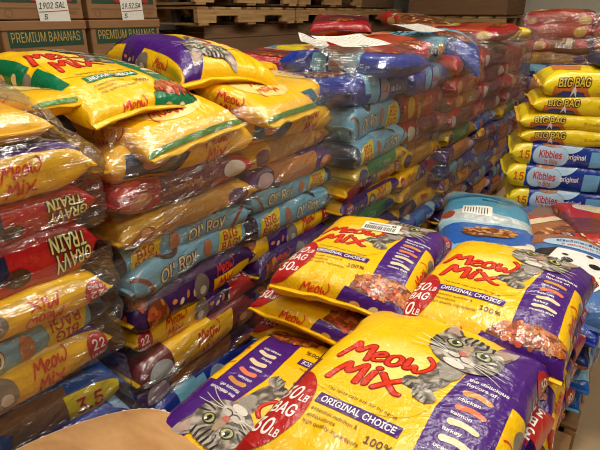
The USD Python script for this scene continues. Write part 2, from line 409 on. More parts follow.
def kibbles(d, poly, seed, size=.011, n=60, cols=((176, 94, 38), (202, 120, 48), (140, 66, 30), (190, 70, 40)), back=(120, 58, 28), lvl=3, part='kibble_picture'):
    r = np.random.default_rng(seed); d.add(part, poly, back, lvl)
    x0, y0, x1, y1 = poly.bounds; k = 0
    for _ in range(n * 4):
        p = (r.uniform(x0, x1), r.uniform(y0, y1))
        if poly.contains(Point(p)):
            d.add(part, ell(*p, size * r.uniform(.7, 1.2), size * r.uniform(.45, .8), r.uniform(0, 180), 3), cols[k % len(cols)], lvl + 1 + k % 3); k += 1
            if k >= n: break

def scrib(w, h, x=0.0, y=0.0, seed=1):
    """A line of print too small to read in the photograph."""
    r = random.Random(seed); out = []; a = -w / 2
    while a < w / 2 - h * .3:
        k = h * r.uniform(.3, .6); hh = h * r.choice((.62, .7, 1.0))
        g = sbox(a, -h / 2, a + k, -h / 2 + hh)
        if r.random() < .7: g = g.difference(sbox(a + k * .32, -h / 2 + hh * .3, a + k * (.75 if r.random() < .5 else 1.0), -h / 2 + hh * .72))
        out.append(g); a += k + h * (.12 if r.random() < .85 else .5)
    return affinity.translate(unary_union(out), x, y)

# ------------------------------------------------------------------ designs
def cat_food(bag, weight='30', accent=PUR, sub='ORIGINAL CHOICE', full=True, dash='100%', badge=True, base=YEL):
    d = Design(bag, base); W, Lh, q = bag.W, bag.L / 2, bag.S / 4
    qe = q + .05 if weight == '30' else q - .046
    d.seal_color = [YEL, YEL]
    # front
    d.add('flavor_band', Polygon([(.085, -bag.V / 2), (.075, -.05), (.1, .14), (.15, bag.V / 2), (qe, bag.V / 2), (qe, -bag.V / 2)]), accent, 1)
    d.add('cream_glow', Polygon(smooth_line([(-.2, -.11), (-.15, .1), (-.02, .17), (.07, .05), (.07, -.1), (-.05, -.15), (-.2, -.11)], 3)), glow(-.06, .02, .105), 1)
    lg = logo(-.082, .0, .215, True, 4)
    d.add('logo', lg.buffer(.0035), (150, 26, 16), 2); d.add('logo', lg, DRED, 3)
    d.add('lettering', text('The taste cats ask for by name', .0085, False, -.06, -.118, rot=-2), (96, 60, 20), 2)
    d.add('choice_bar', sbox(-.145, -.165, .045, -.137), accent, 2)
    d.add('choice_bar/lettering', text(sub, .016, True, -.05, -.151, width=.17), WHT, 3)
    if full:
        for k, t in enumerate(('essential nutrition &', 'antioxidants', 'high quality ingredients')):
            d.add('lettering', text(t, .0085, False, -.14, -.181 - .016 * k, 'l'), (96, 62, 24), 2)
        d.add('lettering', text(dash, .015, True, .02, -.196), (96, 62, 24), 2)
        d.add('lettering', text('the delicious', .0105, True, .105, .075, 'l'), WHT, 2)
        d.add('lettering', text('flavors of:', .0105, True, .105, .055, 'l'), WHT, 2)
        for k, (t, c) in enumerate((('chicken', (200, 140, 60)), ('salmon', (226, 120, 80)), ('turkey', (226, 204, 160)), ('ocean fish', (226, 210, 170)))):
            y = .018 - .047 * k
            d.add('flavor_print', brush([(.115, y + .008), (.14, y + .013), (.165, y + .004)], .0085, .007, 2), c, 2)
            d.add('lettering', text(t, .0095, True, .105, y - .014, 'l'), WHT, 2)
    cat(d, .068, .165, .088, -10, paw=full)
    kibbles(d, Polygon(smooth_line([(.03, -Lh + .022), (.045, -.225), (.12, -.198), (.2, -.205), (.225, -Lh + .03), (.13, -Lh + .012), (.03, -Lh + .022)], 2)), 5, .012, 70 if full else 40)
    d.add('purple_base', Polygon([(.0, -bag.V / 2), (.02, -Lh + .02), (.13, -Lh + .01), (.23, -Lh + .03), (.24, -bag.V / 2)]), accent, 2)
    for j in range(3): d.add('purple_base', ell(.06 + .055 * j, -Lh - .02, .016, .009, 30 * j), ((214, 160, 90), (226, 206, 170), (210, 120, 70))[j], 5)
    d.add('end_logo', logo(-.07, -Lh - .008, .095, False), DRED, 3)
    # weight badge, round the left edge
    if badge:
        bc = ell(-W / 2 + .008, -.2, .083, .118).intersection(sbox(-q - .02, -1, W, 1))
        d.add('weight_badge', bc, RED, 2)
        d.add('weight_badge/lettering', text(weight, .04, True, -W / 2 + .034, -.160, slant=.1, width=.042), WHT, 3)
        d.add('weight_badge/lettering', text('LB', .018, True, -W / 2 + .07, -.170, width=.02), WHT, 3)
        d.add('weight_badge/lettering', text('BAG', .03, True, -W / 2 + .046, -.207, width=.056), WHT, 3)
        d.add('weight_badge/lettering', text(weight, .036, True, -W / 2 + .032, -.256, width=.042), WHT, 3)
        d.add('weight_badge/lettering', text('LB', .016, True, -W / 2 + .065, -.264, width=.018), WHT, 3)
    if base != YEL:
        d.side('side_base', lambda s: sbox(min(.06 * s, .25 * s), -.046, max(.06 * s, .25 * s), .0), YEL, 1)
        for s_ in (1, -1): kibbles(d, affinity.affine_transform(ell(-.2, .0, .045, .032), [0, -1, 1, 0, q, 0] if s_ > 0 else [0, 1, -1, 0, -q, 0]), 5, .011, 22, lvl=4, part=('side_kibble', s_))
    # gussets
    d.up = .012 if weight == '30' else 0.0
    g = .044
    for sd in (1, -1):
        sdl = (sd,); k = sd
        cx = (lambda a, b: (min(k * a, k * b), max(k * a, k * b)))
        pa, pb, pc, pl, pbd = (-.15, -.025, .0, .12, .256) if weight == '22' or k < 0 else (.06, .17, .0, -.10, .235)
        if weight != '22' and k > 0:
            d.side('side_panel', lambda s: sbox(-.21, -.045, .05, .06), YEL, 2, sdl)
        a, b2 = cx(pa, pb)
        d.side('side_panel', lambda s: sbox(a, -g - .012, b2, g + .012), accent, 2, sdl)
        for j in range(4):
            d.side('side_print', lambda s: ell(a + .025 + .03 * j, .004 * (-1) ** j, .011, .006, 30 * j), ((226, 140, 80), (230, 206, 170), (200, 120, 60), (222, 190, 150))[j], 3, sdl)
        d.side('side_picture', lambda s: ell(k * pc, .0, .035, .034), (126, 116, 104), 3, sdl)
        d.side('side_picture', lambda s: ell(k * (pc + .005), -.01, .015, .012), (218, 210, 198), 4, sdl)
        d.side('side_logo', lambda s: logo(k * pl, .0, .095 if weight == '22' else .13), DRED, 3, sdl)
        if not badge: continue
        d.side('side_badge', lambda s: ell(k * pbd, 0, .034, .04) if weight == '22' else ell(k * pbd, 0, .042, .042), RED, 3, sdl)
        d.side('side_badge/lettering', lambda s: text(weight, .024, True, k * pbd, .007), WHT, 4, sdl)
        d.side('side_badge/lettering', lambda s: text('LB BAG', .010, True, k * pbd, -.02), WHT, 4, sdl)
    return d

def glow(cx, cy, r):
    a, b = lin((248, 226, 130)), lin(YEL)
    return lambda sv: a + (b - a) * np.clip((np.hypot((sv[:, 0] - cx) * .9, sv[:, 1] - cy) / r), 0, 1)[:, None] ** 1.5

def indoor_food(bag):
    d = cat_food(bag, '22', GRN, 'INDOOR FORMULA', badge=False)
    d.side('side_panel', lambda s: sbox(-.29, -.05, .0, .05), GRN, 5)
    for j in range(5): d.side('side_print', lambda s: ell(-.24 + .052 * j, .004 * (-1) ** j, .02, .011, 25 * j), ((226, 140, 80), (230, 206, 170), (200, 120, 60), (222, 190, 150), (230, 206, 170))[j], 6)
    d.seal_color = [YEL, GRN]
    return d

def stripe_food(bag, patch=NAVY):
    """Yellow sack laid with its stitched, green-lined top edge outwards."""
    d = Design(bag, (240, 184, 20)); Lh = bag.L / 2
    d.seal_color = [(240, 184, 20), (236, 190, 30)]
    d.add('cream_glow', ell(0, .12, .16, .1), (236, 208, 120), 1)
    lg = logo(.03, .15, .15); d.add('logo', lg, (196, 60, 30), 2)
    d.add('green_stripe', sbox(-bag.W / 2 - .01, bag.V / 2 - .024, bag.W / 2 + .01, bag.V / 2 - .008), (70, 128, 40), 2)
    d.add('panel_print', Polygon([(-.2, -.14), (.02, -.1), (.06, -.22), (-.2, -.24)]), patch, 2)
    kibbles(d, ell(-.06, -.17, .06, .03), 9, .011, 22, back=(150, 92, 50))
    for sd in (1, -1):
        d.side('side_panel', lambda s: Polygon([(-.24, -.03), (-.22, .03), (-.04, .036), (0, 0), (-.05, -.036)]), patch, 2, (sd,))
        d.side('side_picture', lambda s: ell(-.12, .0, .05, .018, 8), (196, 116, 60), 3, (sd,))
        d.side('side_logo', lambda s: logo(.12, 0, .11), (196, 50, 26), 3, (sd,))
    return d

def gravy_food(bag):
    d = Design(bag, CRIM); d.seal_color = [(150, 14, 22), (150, 14, 22)]
    tx = lambda k: unary_union([text('GRAVY', .030 * k, True, 0, .018 * k, slant=.1), text('TRAIN', .030 * k, True, .004, -.018 * k, slant=.1)])
    d.add('logo', affinity.scale(tx(2).buffer(.006), 1, 1), (40, 60, 40), 2); d.add('logo', tx(2), CREAM, 3)
    d.add('kibble_bowl', ell(0, -.18, .12, .06), BROWN, 2); kibbles(d, ell(0, -.17, .1, .045), 2, .012, 40)
    d.add('flavor_band', sbox(-.2, .1, .2, .15), NAVY, 2); d.add('lettering', text('BEEFY FLAVOR', .03, True, 0, .125), WHT, 3)
    for sd in (1, -1):
        d.side('side_logo', lambda s: affinity.translate(affinity.scale(tx(1),   .72, .85, origin=(0, 0)).buffer(.0022), sd * -.215, 0), (44, 56, 36), 3, (sd,))
        d.side('side_logo', lambda s: affinity.translate(affinity.scale(tx(1), .72, .85, origin=(0, 0)), sd * -.215, 0), CREAM, 4, (sd,))
        d.side('side_panel', lambda s: sbox(*sorted((sd * .28, sd * -.06))[:1], -.026, max(sd * .28, sd * -.06), .016), NAVY, 2, (sd,))
        d.side('side_lettering', lambda s: text('BEEFY FLAVOR', .024, True, sd * .11, -.005, slant=.15), (214, 206, 180), 3, (sd,))
        d.side('side_lettering', lambda s: scrib(.05, .012, sd * .02, .028, 22), (224, 196, 60), 3, (sd,))
        d.side('side_picture', lambda s: ell(sd * -.075, .015, .03, .016), (70, 40, 28), 3, (sd,))
    return d

def sky_food(bag):
    """Light blue dog food with a yellow BIG BAG flag."""
    d = Design(bag, SKY); d.seal_color = [(24, 40, 66), (150, 196, 214)]
    d.add('end_panel', sbox(-bag.S / 2, -bag.V / 2, bag.S / 2, -bag.V / 2 + .075), (26, 44, 72), 1)
    d.add('logo', text("Ol' Roy", .09, True, 0, .12, slant=.2), (60, 40, 20), 2)
    d.add('panel_print', sbox(-.2, -.06, .2, .02), (168, 208, 224), 1)
    kibbles(d, ell(0, -.18, .13, .06), 4, .013, 40)
    for sd in (1, -1):
        fl = lambda s: Polygon([(sd * -.16 - .065, -.038), (sd * -.16 + .06, -.038), (sd * -.16 + .05, 0), (sd * -.16 + .07, .046), (sd * -.16 - .05, .03)])
        d.side('side_flag', fl, LEMON, 2, (sd,))
        d.side('side_flag/lettering', lambda s: unary_union([text('BIG', .028, True, sd * -.16, .014), text('BAG!', .028, True, sd * -.16, -.02)]), (200, 40, 24), 3, (sd,))
        d.side('side_picture', lambda s: ell(sd * -.05, .0, .02, .03), (190, 120, 70), 2, (sd,))
        d.side('side_logo', lambda s: text("Ol' Roy", .036, True, sd * .09, .0, slant=.25, rot=4).buffer(.0024), (60, 52, 40), 2, (sd,))
        d.side('side_logo', lambda s: text("Ol' Roy", .036, True, sd * .09, .0, slant=.25, rot=4), (238, 224, 170), 3, (sd,))
        d.side('side_stripe', lambda s: brush([(sd * .2, -.05), (sd * .22, 0), (sd * .28, .05)], .008, .004), (150, 70, 40), 2, (sd,))
        d.side('side_stripe', lambda s: sbox(-.3, -.052, .3, -.04), (58, 110, 150), 1, (sd,))
    return d

def brown_patch_food(bag):
    """Blue sack with a brown panel, kibble and a yellow corner reading 3.5."""
    d = Design(bag, (44, 84, 156)); d.seal_color = [(36, 60, 130), (70, 110, 170)]
    d.add('panel_print', sbox(-.18, -.1, .18, .2), (132, 98, 70), 1)
    kibbles(d, ell(0, -.16, .14, .08), 4, .013, 50)
    for sd in (1, -1):
        d.side('side_panel', lambda s: Polygon([(-.04, -.05), (.14, -.058), (.13, .058), (-.1, .058), (-.02, .01)]), (126, 92, 66), 2, (sd,))
        d.side('side_flag', lambda s: Polygon([(.13, -.055), (.29, -.06), (.29, .03), (.12, .03)]), LEMON, 3, (sd,))
        d.side('side_flag/lettering', lambda s: text('3.5', .04, True, .19, -.01), (196, 44, 30), 4, (sd,))
        d.side('side_panel', lambda s: brush([(-.06, -.06), (-.08, -.02), (-.06, .03), (-.09, .06)], .02, .012), (140, 180, 214), 3, (sd,))
        d.side('side_lettering', lambda s: scrib(.1, .02, -.21, -.03, 4), WHT, 3, (sd,))
        kib = ell(-.15, .012, .055, .032)
        q = d.b.S / 4
        kibbles(d, affinity.affine_transform(kib, [0, -1, 1, 0, q, 0] if sd > 0 else [0, 1, -1, 0, -q, 0]), 8 + sd, .012, 26, cols=((206, 110, 60), (180, 70, 44), (220, 150, 90)), back=(120, 60, 40))
    return d

def kibble_food(bag):
    """Blue dog food with yellow ends reading 15 and a pale blue cloud badge."""
    d = Design(bag, (24, 58, 150)); d.seal_color = [LEMON, LEMON]
    cl = unary_union([ell(-.055, 0, .06, .05), ell(.0, .01, .065, .056), ell(.055, 0, .06, .05)])
    d.add('logo', affinity.scale(cl, 2, 2), (176, 206, 232), 2)
    d.add('logo', text("Kibbles", .05, True, 0, .012, width=.2), RED, 3); d.add('logo', text("'n Bits", .03, True, 0, -.045, width=.12), RED, 3)
    for e in (1, -1):
        d.add(('yellow_end', e), sbox(-bag.S / 2, min(e * .2, e * bag.V / 2), bag.S / 2, max(e * .2, e * bag.V / 2)), (238, 210, 24), 1)
        d.add('lettering', text('15', .04, True, 0, e * .25), (206, 84, 24), 2)
    for sd in (1, -1):
        c2 = affinity.translate(affinity.scale(cl, .78, .82, origin=(0, 0)), -.1, 0)
        d.side('side_logo', lambda s: c2.buffer(.003), (120, 160, 210), 2, (sd,)); d.side('side_logo', lambda s: c2, (180, 208, 232), 3, (sd,))
        d.side('side_logo', lambda s: text('Kibbles', .03, True, -.1, .008, width=.115), (196, 30, 36), 4, (sd,))
        d.side('side_logo', lambda s: text("'n Bits", .018, True, -.095, -.022, width=.07), (206, 96, 40), 4, (sd,))
        d.side('side_lettering', lambda s: text('15', .036, True, -.235, -.002), (214, 84, 24), 3, (sd,)); d.side('side_lettering', lambda s: text('15', .036, True, .235, -.002), (214, 84, 24), 3, (sd,))
        d.side('side_lettering', lambda s: text('original', .02, True, .03, .004), WHT, 3, (sd,))
        d.side('side_panel', lambda s: sbox(.1, -.045, .18, .03), (110, 170, 214), 2, (sd,))
        d.side('side_picture', lambda s: ell(-.1, .052, .05, .014), (160, 92, 50), 4, (sd,))
    return d

def lemon_food(bag):
    """Yellow dog food whose end carries an orange and blue emblem."""
    d = Design(bag, (240, 208, 22)); d.seal_color = [(214, 160, 40), (238, 206, 30)]
    d.add('panel_print', Polygon([(-.17, -.24), (.1, -.25), (.12, -.12), (-.1, -.08)]), (206, 120, 40), 1)
    d.add('panel_print', sbox(-.2, .1, .2, .2), (90, 150, 190), 1)
    for sd in (1, -1):
        d.side('side_panel', lambda s: Polygon([(-.25, -.05), (-.245, .002), (-.1, .008), (-.05, -.05)]), (206, 108, 40), 2, (sd,))
        d.side('side_panel', lambda s: Polygon([(-.26, -.05), (-.2, -.015), (-.1, -.02), (-.07, -.05)]), (36, 60, 140), 3, (sd,))
        d.side('side_logo', lambda s: text('BIG BAG', .026, True, -.15, .012, width=.15).buffer(.004), (60, 50, 30), 3, (sd,))
        d.side('side_logo', lambda s: text('BIG BAG', .026, True, -.15, .012, width=.15), (226, 190, 60), 4, (sd,))
        d.side('side_picture', lambda s: Polygon([(-.16, -.04), (-.145, -.02), (-.13, -.04), (-.135, -.012), (-.145, 0), (-.155, -.012)]), (226, 226, 226), 5, (sd,))
        d.side('side_lettering', lambda s: scrib(.16, .012, .1, 0, 5), (190, 150, 30), 2, (sd,))
    return d

def royal_food(bag, base=(26, 52, 150), badge=(150, 160, 180)):
    d = Design(bag, base); d.seal_color = [base, base]
    d.add('badge', ell(0, .08, .1, .1), badge, 2); d.add('badge', scrib(.14, .045, 0, .1, 6), RED, 3); d.add('badge', scrib(.11, .03, 0, .045, 7), RED, 3)
    d.add('panel_print', sbox(-.25, -.15, .25, -.06), SKY, 1); kibbles(d, ell(0, -.18, .12, .05), 7, .013, 36)
    d.add('panel_print', Polygon([(.05, .2), (.2, .24), (.22, .29), (.06, .28)]), (150, 186, 216), 2)
    for sd in (1, -1):
        d.side('side_panel', lambda s: sbox(-.1, -.045, -.02, .045), SKY, 2, (sd,))
        d.side('side_badge', lambda s: ell(.035, 0, .045, .042), badge, 3, (sd,)); d.side('side_badge/lettering', lambda s: scrib(.06, .022, .035, 0, 8), (206, 50, 40), 4, (sd,))
        d.side('side_lettering', lambda s: scrib(.1, .018, .15, -.005, 9), (180, 190, 214), 3, (sd,))
    return d

def mixed_food(bag, base, panel, third, word='', wc=WHT, sub=None):
    """Dog food in two or three flat colours, as the far stacks show."""
    d = Design(bag, base); d.seal_color = [panel, base]
    d.add('panel_print', Polygon([(-.26, -.2), (.26, -.14), (.26, .06), (-.26, .0)]), panel, 1)
    d.add('panel_print', ell(0, .17, .15, .07), third, 1)
    kibbles(d, ell(.02, -.2, .11, .05), 6, .014, 26)
    d.add('lettering', scrib(.2, .04, 0, .17, 10), wc, 2)
    for sd in (1, -1):
        d.side('side_panel', lambda s: Polygon([(sd * .02 - .12, -.05), (sd * .02 + .1, -.05), (sd * .02 + .14, .05), (sd * .02 - .1, .05)]), panel, 2, (sd,))
        d.side('side_panel', lambda s: ell(sd * -.2, 0, .05, .032), third, 3, (sd,))
        d.side('side_lettering', lambda s: (logo(sd * .02, 0, .12) if word == 'Meow' else scrib(.13, .02, sd * .02, 0.006, 11 + sum(base))), wc if word == 'Meow' else tuple((np.array(wc) * .45 + np.array(panel) * .55)), 3, (sd,))
        d.side('side_picture', lambda s: ell(sd * .21, -.005, .045, .022, 10), (170, 100, 56), 3, (sd,))
        d.side('side_picture', lambda s: ell(sd * .2, .004, .02, .012, 10), (214, 150, 90), 4, (sd,))
    return d

def pup_food(bag, base=(30, 92, 176)):
    """Blue sack with a pale cloud, a kibble heap and a bone."""
    d = Design(bag, base); d.seal_color = [SKY, base]
    d.add('panel_print', Polygon(smooth_line([(-.24, .05), (-.1, .13), (.1, .09), (.24, .16), (.24, .3), (-.24, .3), (-.24, .05)], 2)), (150, 196, 222), 1)
    d.add('logo', ell(-.02, .19, .14, .05), (206, 226, 238), 2); d.add('logo', scrib(.2, .03, -.02, .195, 12), (190, 70, 50), 3)
    kibbles(d, ell(0, -.02, .12, .075, 10), 12, .014, 60, cols=((190, 130, 70), (160, 96, 46), (214, 160, 100)))
    d.add('bone_picture', unary_union([brush([(.06, -.19), (.16, -.14)], .018), *[ell(x, y, .02, .02) for x, y in ((.05, -.18), (.06, -.21), (.17, -.15), (.16, -.12))]]), (226, 214, 190), 2)
    d.add('panel_print', ell(-.13, -.2, .07, .05), (120, 180, 220), 2)
    for sd in (1, -1):
        d.side('side_panel', lambda s: sbox(-.08, -.045, .06, .045), (60, 130, 200), 2, (sd,))
        d.side('side_picture', lambda s: ell(-.17, 0, .06, .025), (180, 110, 60), 3, (sd,))
        d.side('side_lettering', lambda s: scrib(.12, .018, .14, 0, 13), WHT, 3, (sd,))
    return d

def white_dog_food(bag):
    """Blue sack with a white spotted dog's face under a pale oval."""
    d = Design(bag, (70, 110, 170)); d.seal_color = [(60, 90, 150), (196, 110, 60)]
    d.add('panel_print', sbox(-.25, .1, .25, .32), (156, 92, 52), 1)
    d.add('logo', ell(0, .12, .15, .05), (170, 200, 224), 3); d.add('logo', scrib(.2, .024, 0, .135, 14), (60, 70, 110), 4); d.add('logo', scrib(.16, .02, 0, .1, 15), (196, 70, 50), 4)
    h = Polygon(smooth_line([(-.1, .05), (.1, .05), (.13, -.06), (.06, -.2), (0, -.23), (-.06, -.2), (-.13, -.06), (-.1, .05)], 3))
    d.add('dog_picture', h, (232, 228, 222), 3)
    for sx in (-1, 1):
        d.add('dog_picture', Polygon(smooth_line([(sx * .09, .06), (sx * .19, .02), (sx * .2, -.11), (sx * .13, -.08), (sx * .09, .06)], 2)), (40, 36, 36), 4)
        d.add('dog_picture', ell(sx * .05, -.04, .022, .017), (24, 20, 20), 5)
    d.add('dog_picture', ell(0, -.14, .035, .024), (24, 20, 20), 5)
    for x, y, r in ((.03, .03, .014), (-.06, .0, .012), (.08, -.1, .01), (-.05, -.12, .008), (.02, -.19, .008)): d.add('dog_picture', ell(x, y, r, r * .8), (50, 46, 46), 5)
    for sd in (1, -1):
        d.side('side_panel', lambda s: sbox(-.25, -.045, .0, .045), (206, 140, 60), 2, (sd,)); d.side('side_lettering', lambda s: scrib(.1, .024, .12, 0, 16), WHT, 3, (sd,))
    return d

def treat_food(bag, base=(150, 92, 52)):
    d = Design(bag, base); d.seal_color = [CRIM, base]
    kibbles(d, Polygon([(-.2, -.24), (.2, -.24), (.2, .06), (-.2, .0)]), 21, .02, 60, cols=((190, 120, 66), (150, 80, 44), (214, 160, 100), (120, 60, 34)), back=(110, 60, 36))
    d.add('panel_print', Polygon([(-.24, .16), (.05, .12), (.24, .2), (.24, .28), (-.24, .28)]), (186, 40, 40), 1); d.add('panel_print', Polygon([(-.24, .08), (.24, .11), (.24, .16), (-.24, .12)]), (216, 196, 160), 2); d.add('logo', scrib(.2, .035, 0, .2, 17), (230, 200, 170), 2)
    for sd in (1, -1):
        d.side('side_panel', lambda s: sbox(-.2, -.045, -.02, .045), (190, 46, 40), 2, (sd,)); d.side('side_lettering', lambda s: scrib(.13, .024, .1, 0, 18), WHT, 3, (sd,))
        d.side('side_picture', lambda s: ell(-.1, 0, .06, .03), (206, 160, 100), 3, (sd,))
    return d

def teal_food(bag):
    d = Design(bag, (66, 140, 172)); d.seal_color = [(150, 190, 200), (90, 130, 150)]
    d.add('panel_print', sbox(-.25, .06, .25, .3), (124, 160, 166), 1); d.add('panel_print', sbox(-.25, -.02, .25, .015), (28, 100, 140), 2)
    d.add('panel_print', Polygon([(-.25, -.3), (-.25, -.2), (.25, -.23), (.25, -.3)]), (170, 180, 180), 1)
    d.add('lettering', scrib(.16, .02, .05, -.06, 19), (30, 70, 100), 2)
    d.add('barcode_label', sbox(-.12, -.25, .02, -.17), (226, 222, 212), 3)
    for k in range(9): d.add('barcode_label', sbox(-.11 + .013 * k, -.24, -.105 + .013 * k, -.19), (90, 88, 90), 4)
    d.add('bone_picture', ell(-.18, -.24, .03, .03), (140, 60, 46), 3)
    for sd in (1, -1): d.side('side_panel', lambda s: sbox(-.25, -.045, -.1, .045), (190, 200, 206), 2, (sd,)); d.side('side_lettering', lambda s: scrib(.12, .02, .08, 0, 20), WHT, 3, (sd,))
    return d

# design table: maker, bag kwargs, look words, category, name, two shapes each
G30 = dict(L=.60, W=.47, T=.118)
STD = dict(L=.57, W=.42, T=.106, wr=.0068)
DESIGNS = {
    'meow30': (lambda b: cat_food(b, '30'), G30, 'cat'), 'meow22': (lambda b: cat_food(b, '22', full=False), STD, 'cat'), 'indoor': (indoor_food, STD, 'cat'), 'meow_plain': (lambda b: cat_food(b, '22', full=False, badge=False), STD, 'cat'),
    'stripe': (stripe_food, dict(L=.56, W=.43, T=.1), 'cat'), 'stripe_teal': (lambda b: stripe_food(b, TEAL), dict(L=.56, W=.43, T=.1), 'cat'),
    'maroon_cat': (lambda b: mixed_food(b, (110, 26, 34), YEL, (190, 200, 206), 'Meow', DRED), STD, 'cat'),
    'purple_cat': (lambda b: cat_food(b, '22', (58, 26, 88), full=False, badge=False, base=(58, 26, 88)), STD, 'cat'),
    'gravy': (gravy_food, STD, 'dog'), 'sky': (sky_food, STD, 'dog'), 'brown': (brown_patch_food, dict(L=.57, W=.42, T=.135), 'dog'),
    'kibble': (kibble_food, dict(L=.6, W=.42, T=.125), 'dog'), 'lemon': (lemon_food, dict(L=.6, W=.42, T=.09), 'dog'), 'royal': (royal_food, STD, 'dog'),
    'red_or': (lambda b: mixed_food(b, (168, 20, 22), (178, 66, 32), (206, 160, 50), 'BEEF', WHT), STD, 'dog'),
    'red_blue': (lambda b: mixed_food(b, (166, 22, 26), (96, 30, 50), (200, 190, 176), 'DOG', (230, 210, 120)), STD, 'dog'),
    'tan': (lambda b: mixed_food(b, (224, 172, 40), (190, 138, 60), (96, 50, 96), '', WHT), STD, 'cat'),
    'green_y': (lambda b: mixed_food(b, (226, 186, 40), (60, 130, 60), (30, 60, 120), '', WHT), STD, 'cat'),
    'blue_or': (lambda b: mixed_food(b, (30, 52, 130), (170, 90, 44), (160, 170, 190), 'DOG', WHT), STD, 'dog'),
    'pup': (pup_food, STD, 'dog'), 'white_dog': (white_dog_food, STD, 'dog'), 'treat': (treat_food, STD, 'dog'), 'teal': (teal_food, STD, 'dog'),
    'violet': (lambda b: mixed_food(b, (84, 44, 110), (200, 130, 60), (220, 200, 220), 'CAT', WHT), STD, 'cat'),
}
LOOK = {
    'meow30': 'yellow cat food bag with red 30 badge', 'meow22': 'yellow cat food bag with red 22 badge',
    'indoor': 'yellow cat food bag with green band', 'meow_plain': 'yellow cat food bag with purple panel', 'stripe': 'yellow cat food bag with navy panel', 'stripe_teal': 'yellow cat food bag with teal panel',
    'maroon_cat': 'maroon cat food bag with yellow panel', 'purple_cat': 'dark purple cat food bag with yellow panel', 'gravy': 'red dog food bag with cream lettering', 'sky': 'light blue dog food bag',
    'brown': 'blue dog food bag with brown panel', 'kibble': 'blue dog food bag with yellow end', 'lemon': 'lemon yellow dog food bag', 'royal': 'royal blue dog food bag',
    'red_or': 'red dog food bag with orange panel', 'red_blue': 'red dog food bag with maroon panel', 'tan': 'golden tan cat food bag', 'green_y': 'yellow cat food bag with green panel',
    'blue_or': 'blue dog food bag with orange panel', 'pup': 'bright blue dog food bag', 'white_dog': 'blue bag with white spotted dog face', 'treat': 'brown and red dog treat bag',
    'teal': 'teal dog food bag', 'violet': 'violet cat food bag with orange panel',
}
protos = {}
loads = {}          # stack name -> sample points of its bags, for the stretch film
def sack(kind, m, where, group=None, variant=0, stack=None, look=None, own=None, label=None, step=.012):
    """One bag: the first of its kind and shape is built, the next are copies of it."""
    mk, kw, who = DESIGNS[kind]
    key = (kind, variant)
    lab = label or ((look or LOOK[kind]) + ', ' + where)
    name = who + '_food_bag'
    if own is None and key in protos:
        p, pts = protos[key]
        o = copy_of(p, name, lab, m, group)
    else:
        kw = dict(kw); kw['seed'] = 11 * variant + sum(map(ord, kind)) % 97
        if own: kw.update(own)
        bag = Bag(**kw)
        o = thing(name, lab, 'pet food bag', m, group)
        mk(bag).build(o, step, step if kind != 'meow30' else .010)
        s, v = np.meshgrid(np.linspace(-bag.S / 2, bag.S / 2, 60), np.linspace(-bag.V / 2, bag.V / 2, 50))
        pts = bag.at(s, v).reshape(-1, 3)
        if own is None: protos[key] = (o, pts)
    if stack: loads.setdefault(stack, []).append(pts @ np.asarray(m)[:3, :3].T + np.asarray(m)[:3, 3])
    return o

ORD = ['top', 'second', 'third', 'fourth', 'fifth', 'sixth', 'seventh', 'eighth', 'ninth', 'tenth', 'eleventh', 'twelfth', 'thirteenth']
def fix_h(kind, h): return h / DESIGNS[kind][1]['T']
def facing(kind, x, y, z, h, down=False, turn=False, var=0, jit=1.0, **k):
    """Transform for a bag whose long side faces the aisle (+x), squeezed to the height of its layer."""
    r = rng.uniform(-1, 1, 5) * jit
    W = DESIGNS[kind][1]['W']
    return mat4((x - W / 2 + r[0] * .02, y + r[1] * .014, z), (180 if turn else 0) + r[2] * 3.0, r[3] * 1.8, (180 if down else 0) + r[4] * 3, (1, 1, fix_h(kind, h) * 1.2))

# ------------------------------------------------------------------ the room
AX = 0.03   # the aisle's edge
mesh('floor', bx(9.0, 12.0, .1, (0.2, 2.2, -.05)), FLOOR_M, kind='structure')
mesh('wall_back', bx(9.0, .1, CEIL, (0.2, 7.15, CEIL / 2)), WALL_M, kind='structure')
mesh('trim_1', bx(9.0, .03, .05, (0.2, 7.085, 1.47), .006), WALL_M, kind='structure')
mesh('wall_left', bx(.1, 12.0, CEIL, (-4.3, 2.2, CEIL / 2)), WALL_B, kind='structure')
mesh('wall_right', bx(.1, 12.0, CEIL, (4.7, 2.2, CEIL / 2)), WALL_B, kind='structure')
mesh('wall_front', bx(9.0, .1, CEIL, (0.2, -3.75, CEIL / 2)), WALL_B, kind='structure')
mesh('ceiling', bx(9.0, 12.0, .1, (0.2, 2.2, CEIL + .05)), CEIL_M, kind='structure')
for i, (lx, ly, ll, pw) in enumerate(LAMPS):
    t = thing('ceiling_lamp', 'white fluorescent ceiling lamp with two tubes, %s' % ('above the low pallet', 'above the aisle end', 'above the floor behind the camera', 'above the cartons', 'above the open floor', 'near the wall behind the camera', 'above the gravy bag stack', 'above the low pallet edge', 'above the far open floor', 'above the blue pallet')[i], 'ceiling lamp', mat4((lx, ly, CEIL)))
    mesh('housing', bx(.32, ll + .06, .06, (0, 0, -.031), .01), METAL, t)
    for s in (-.07, .07):
        c = trimesh.creation.cylinder(.013, ll, sections=12); c.apply_transform(trimesh.transformations.rotation_matrix(PI / 2, [1, 0, 0])); c.apply_translation((s, 0, -.078))
        mesh('tube', c, TUBE, t)

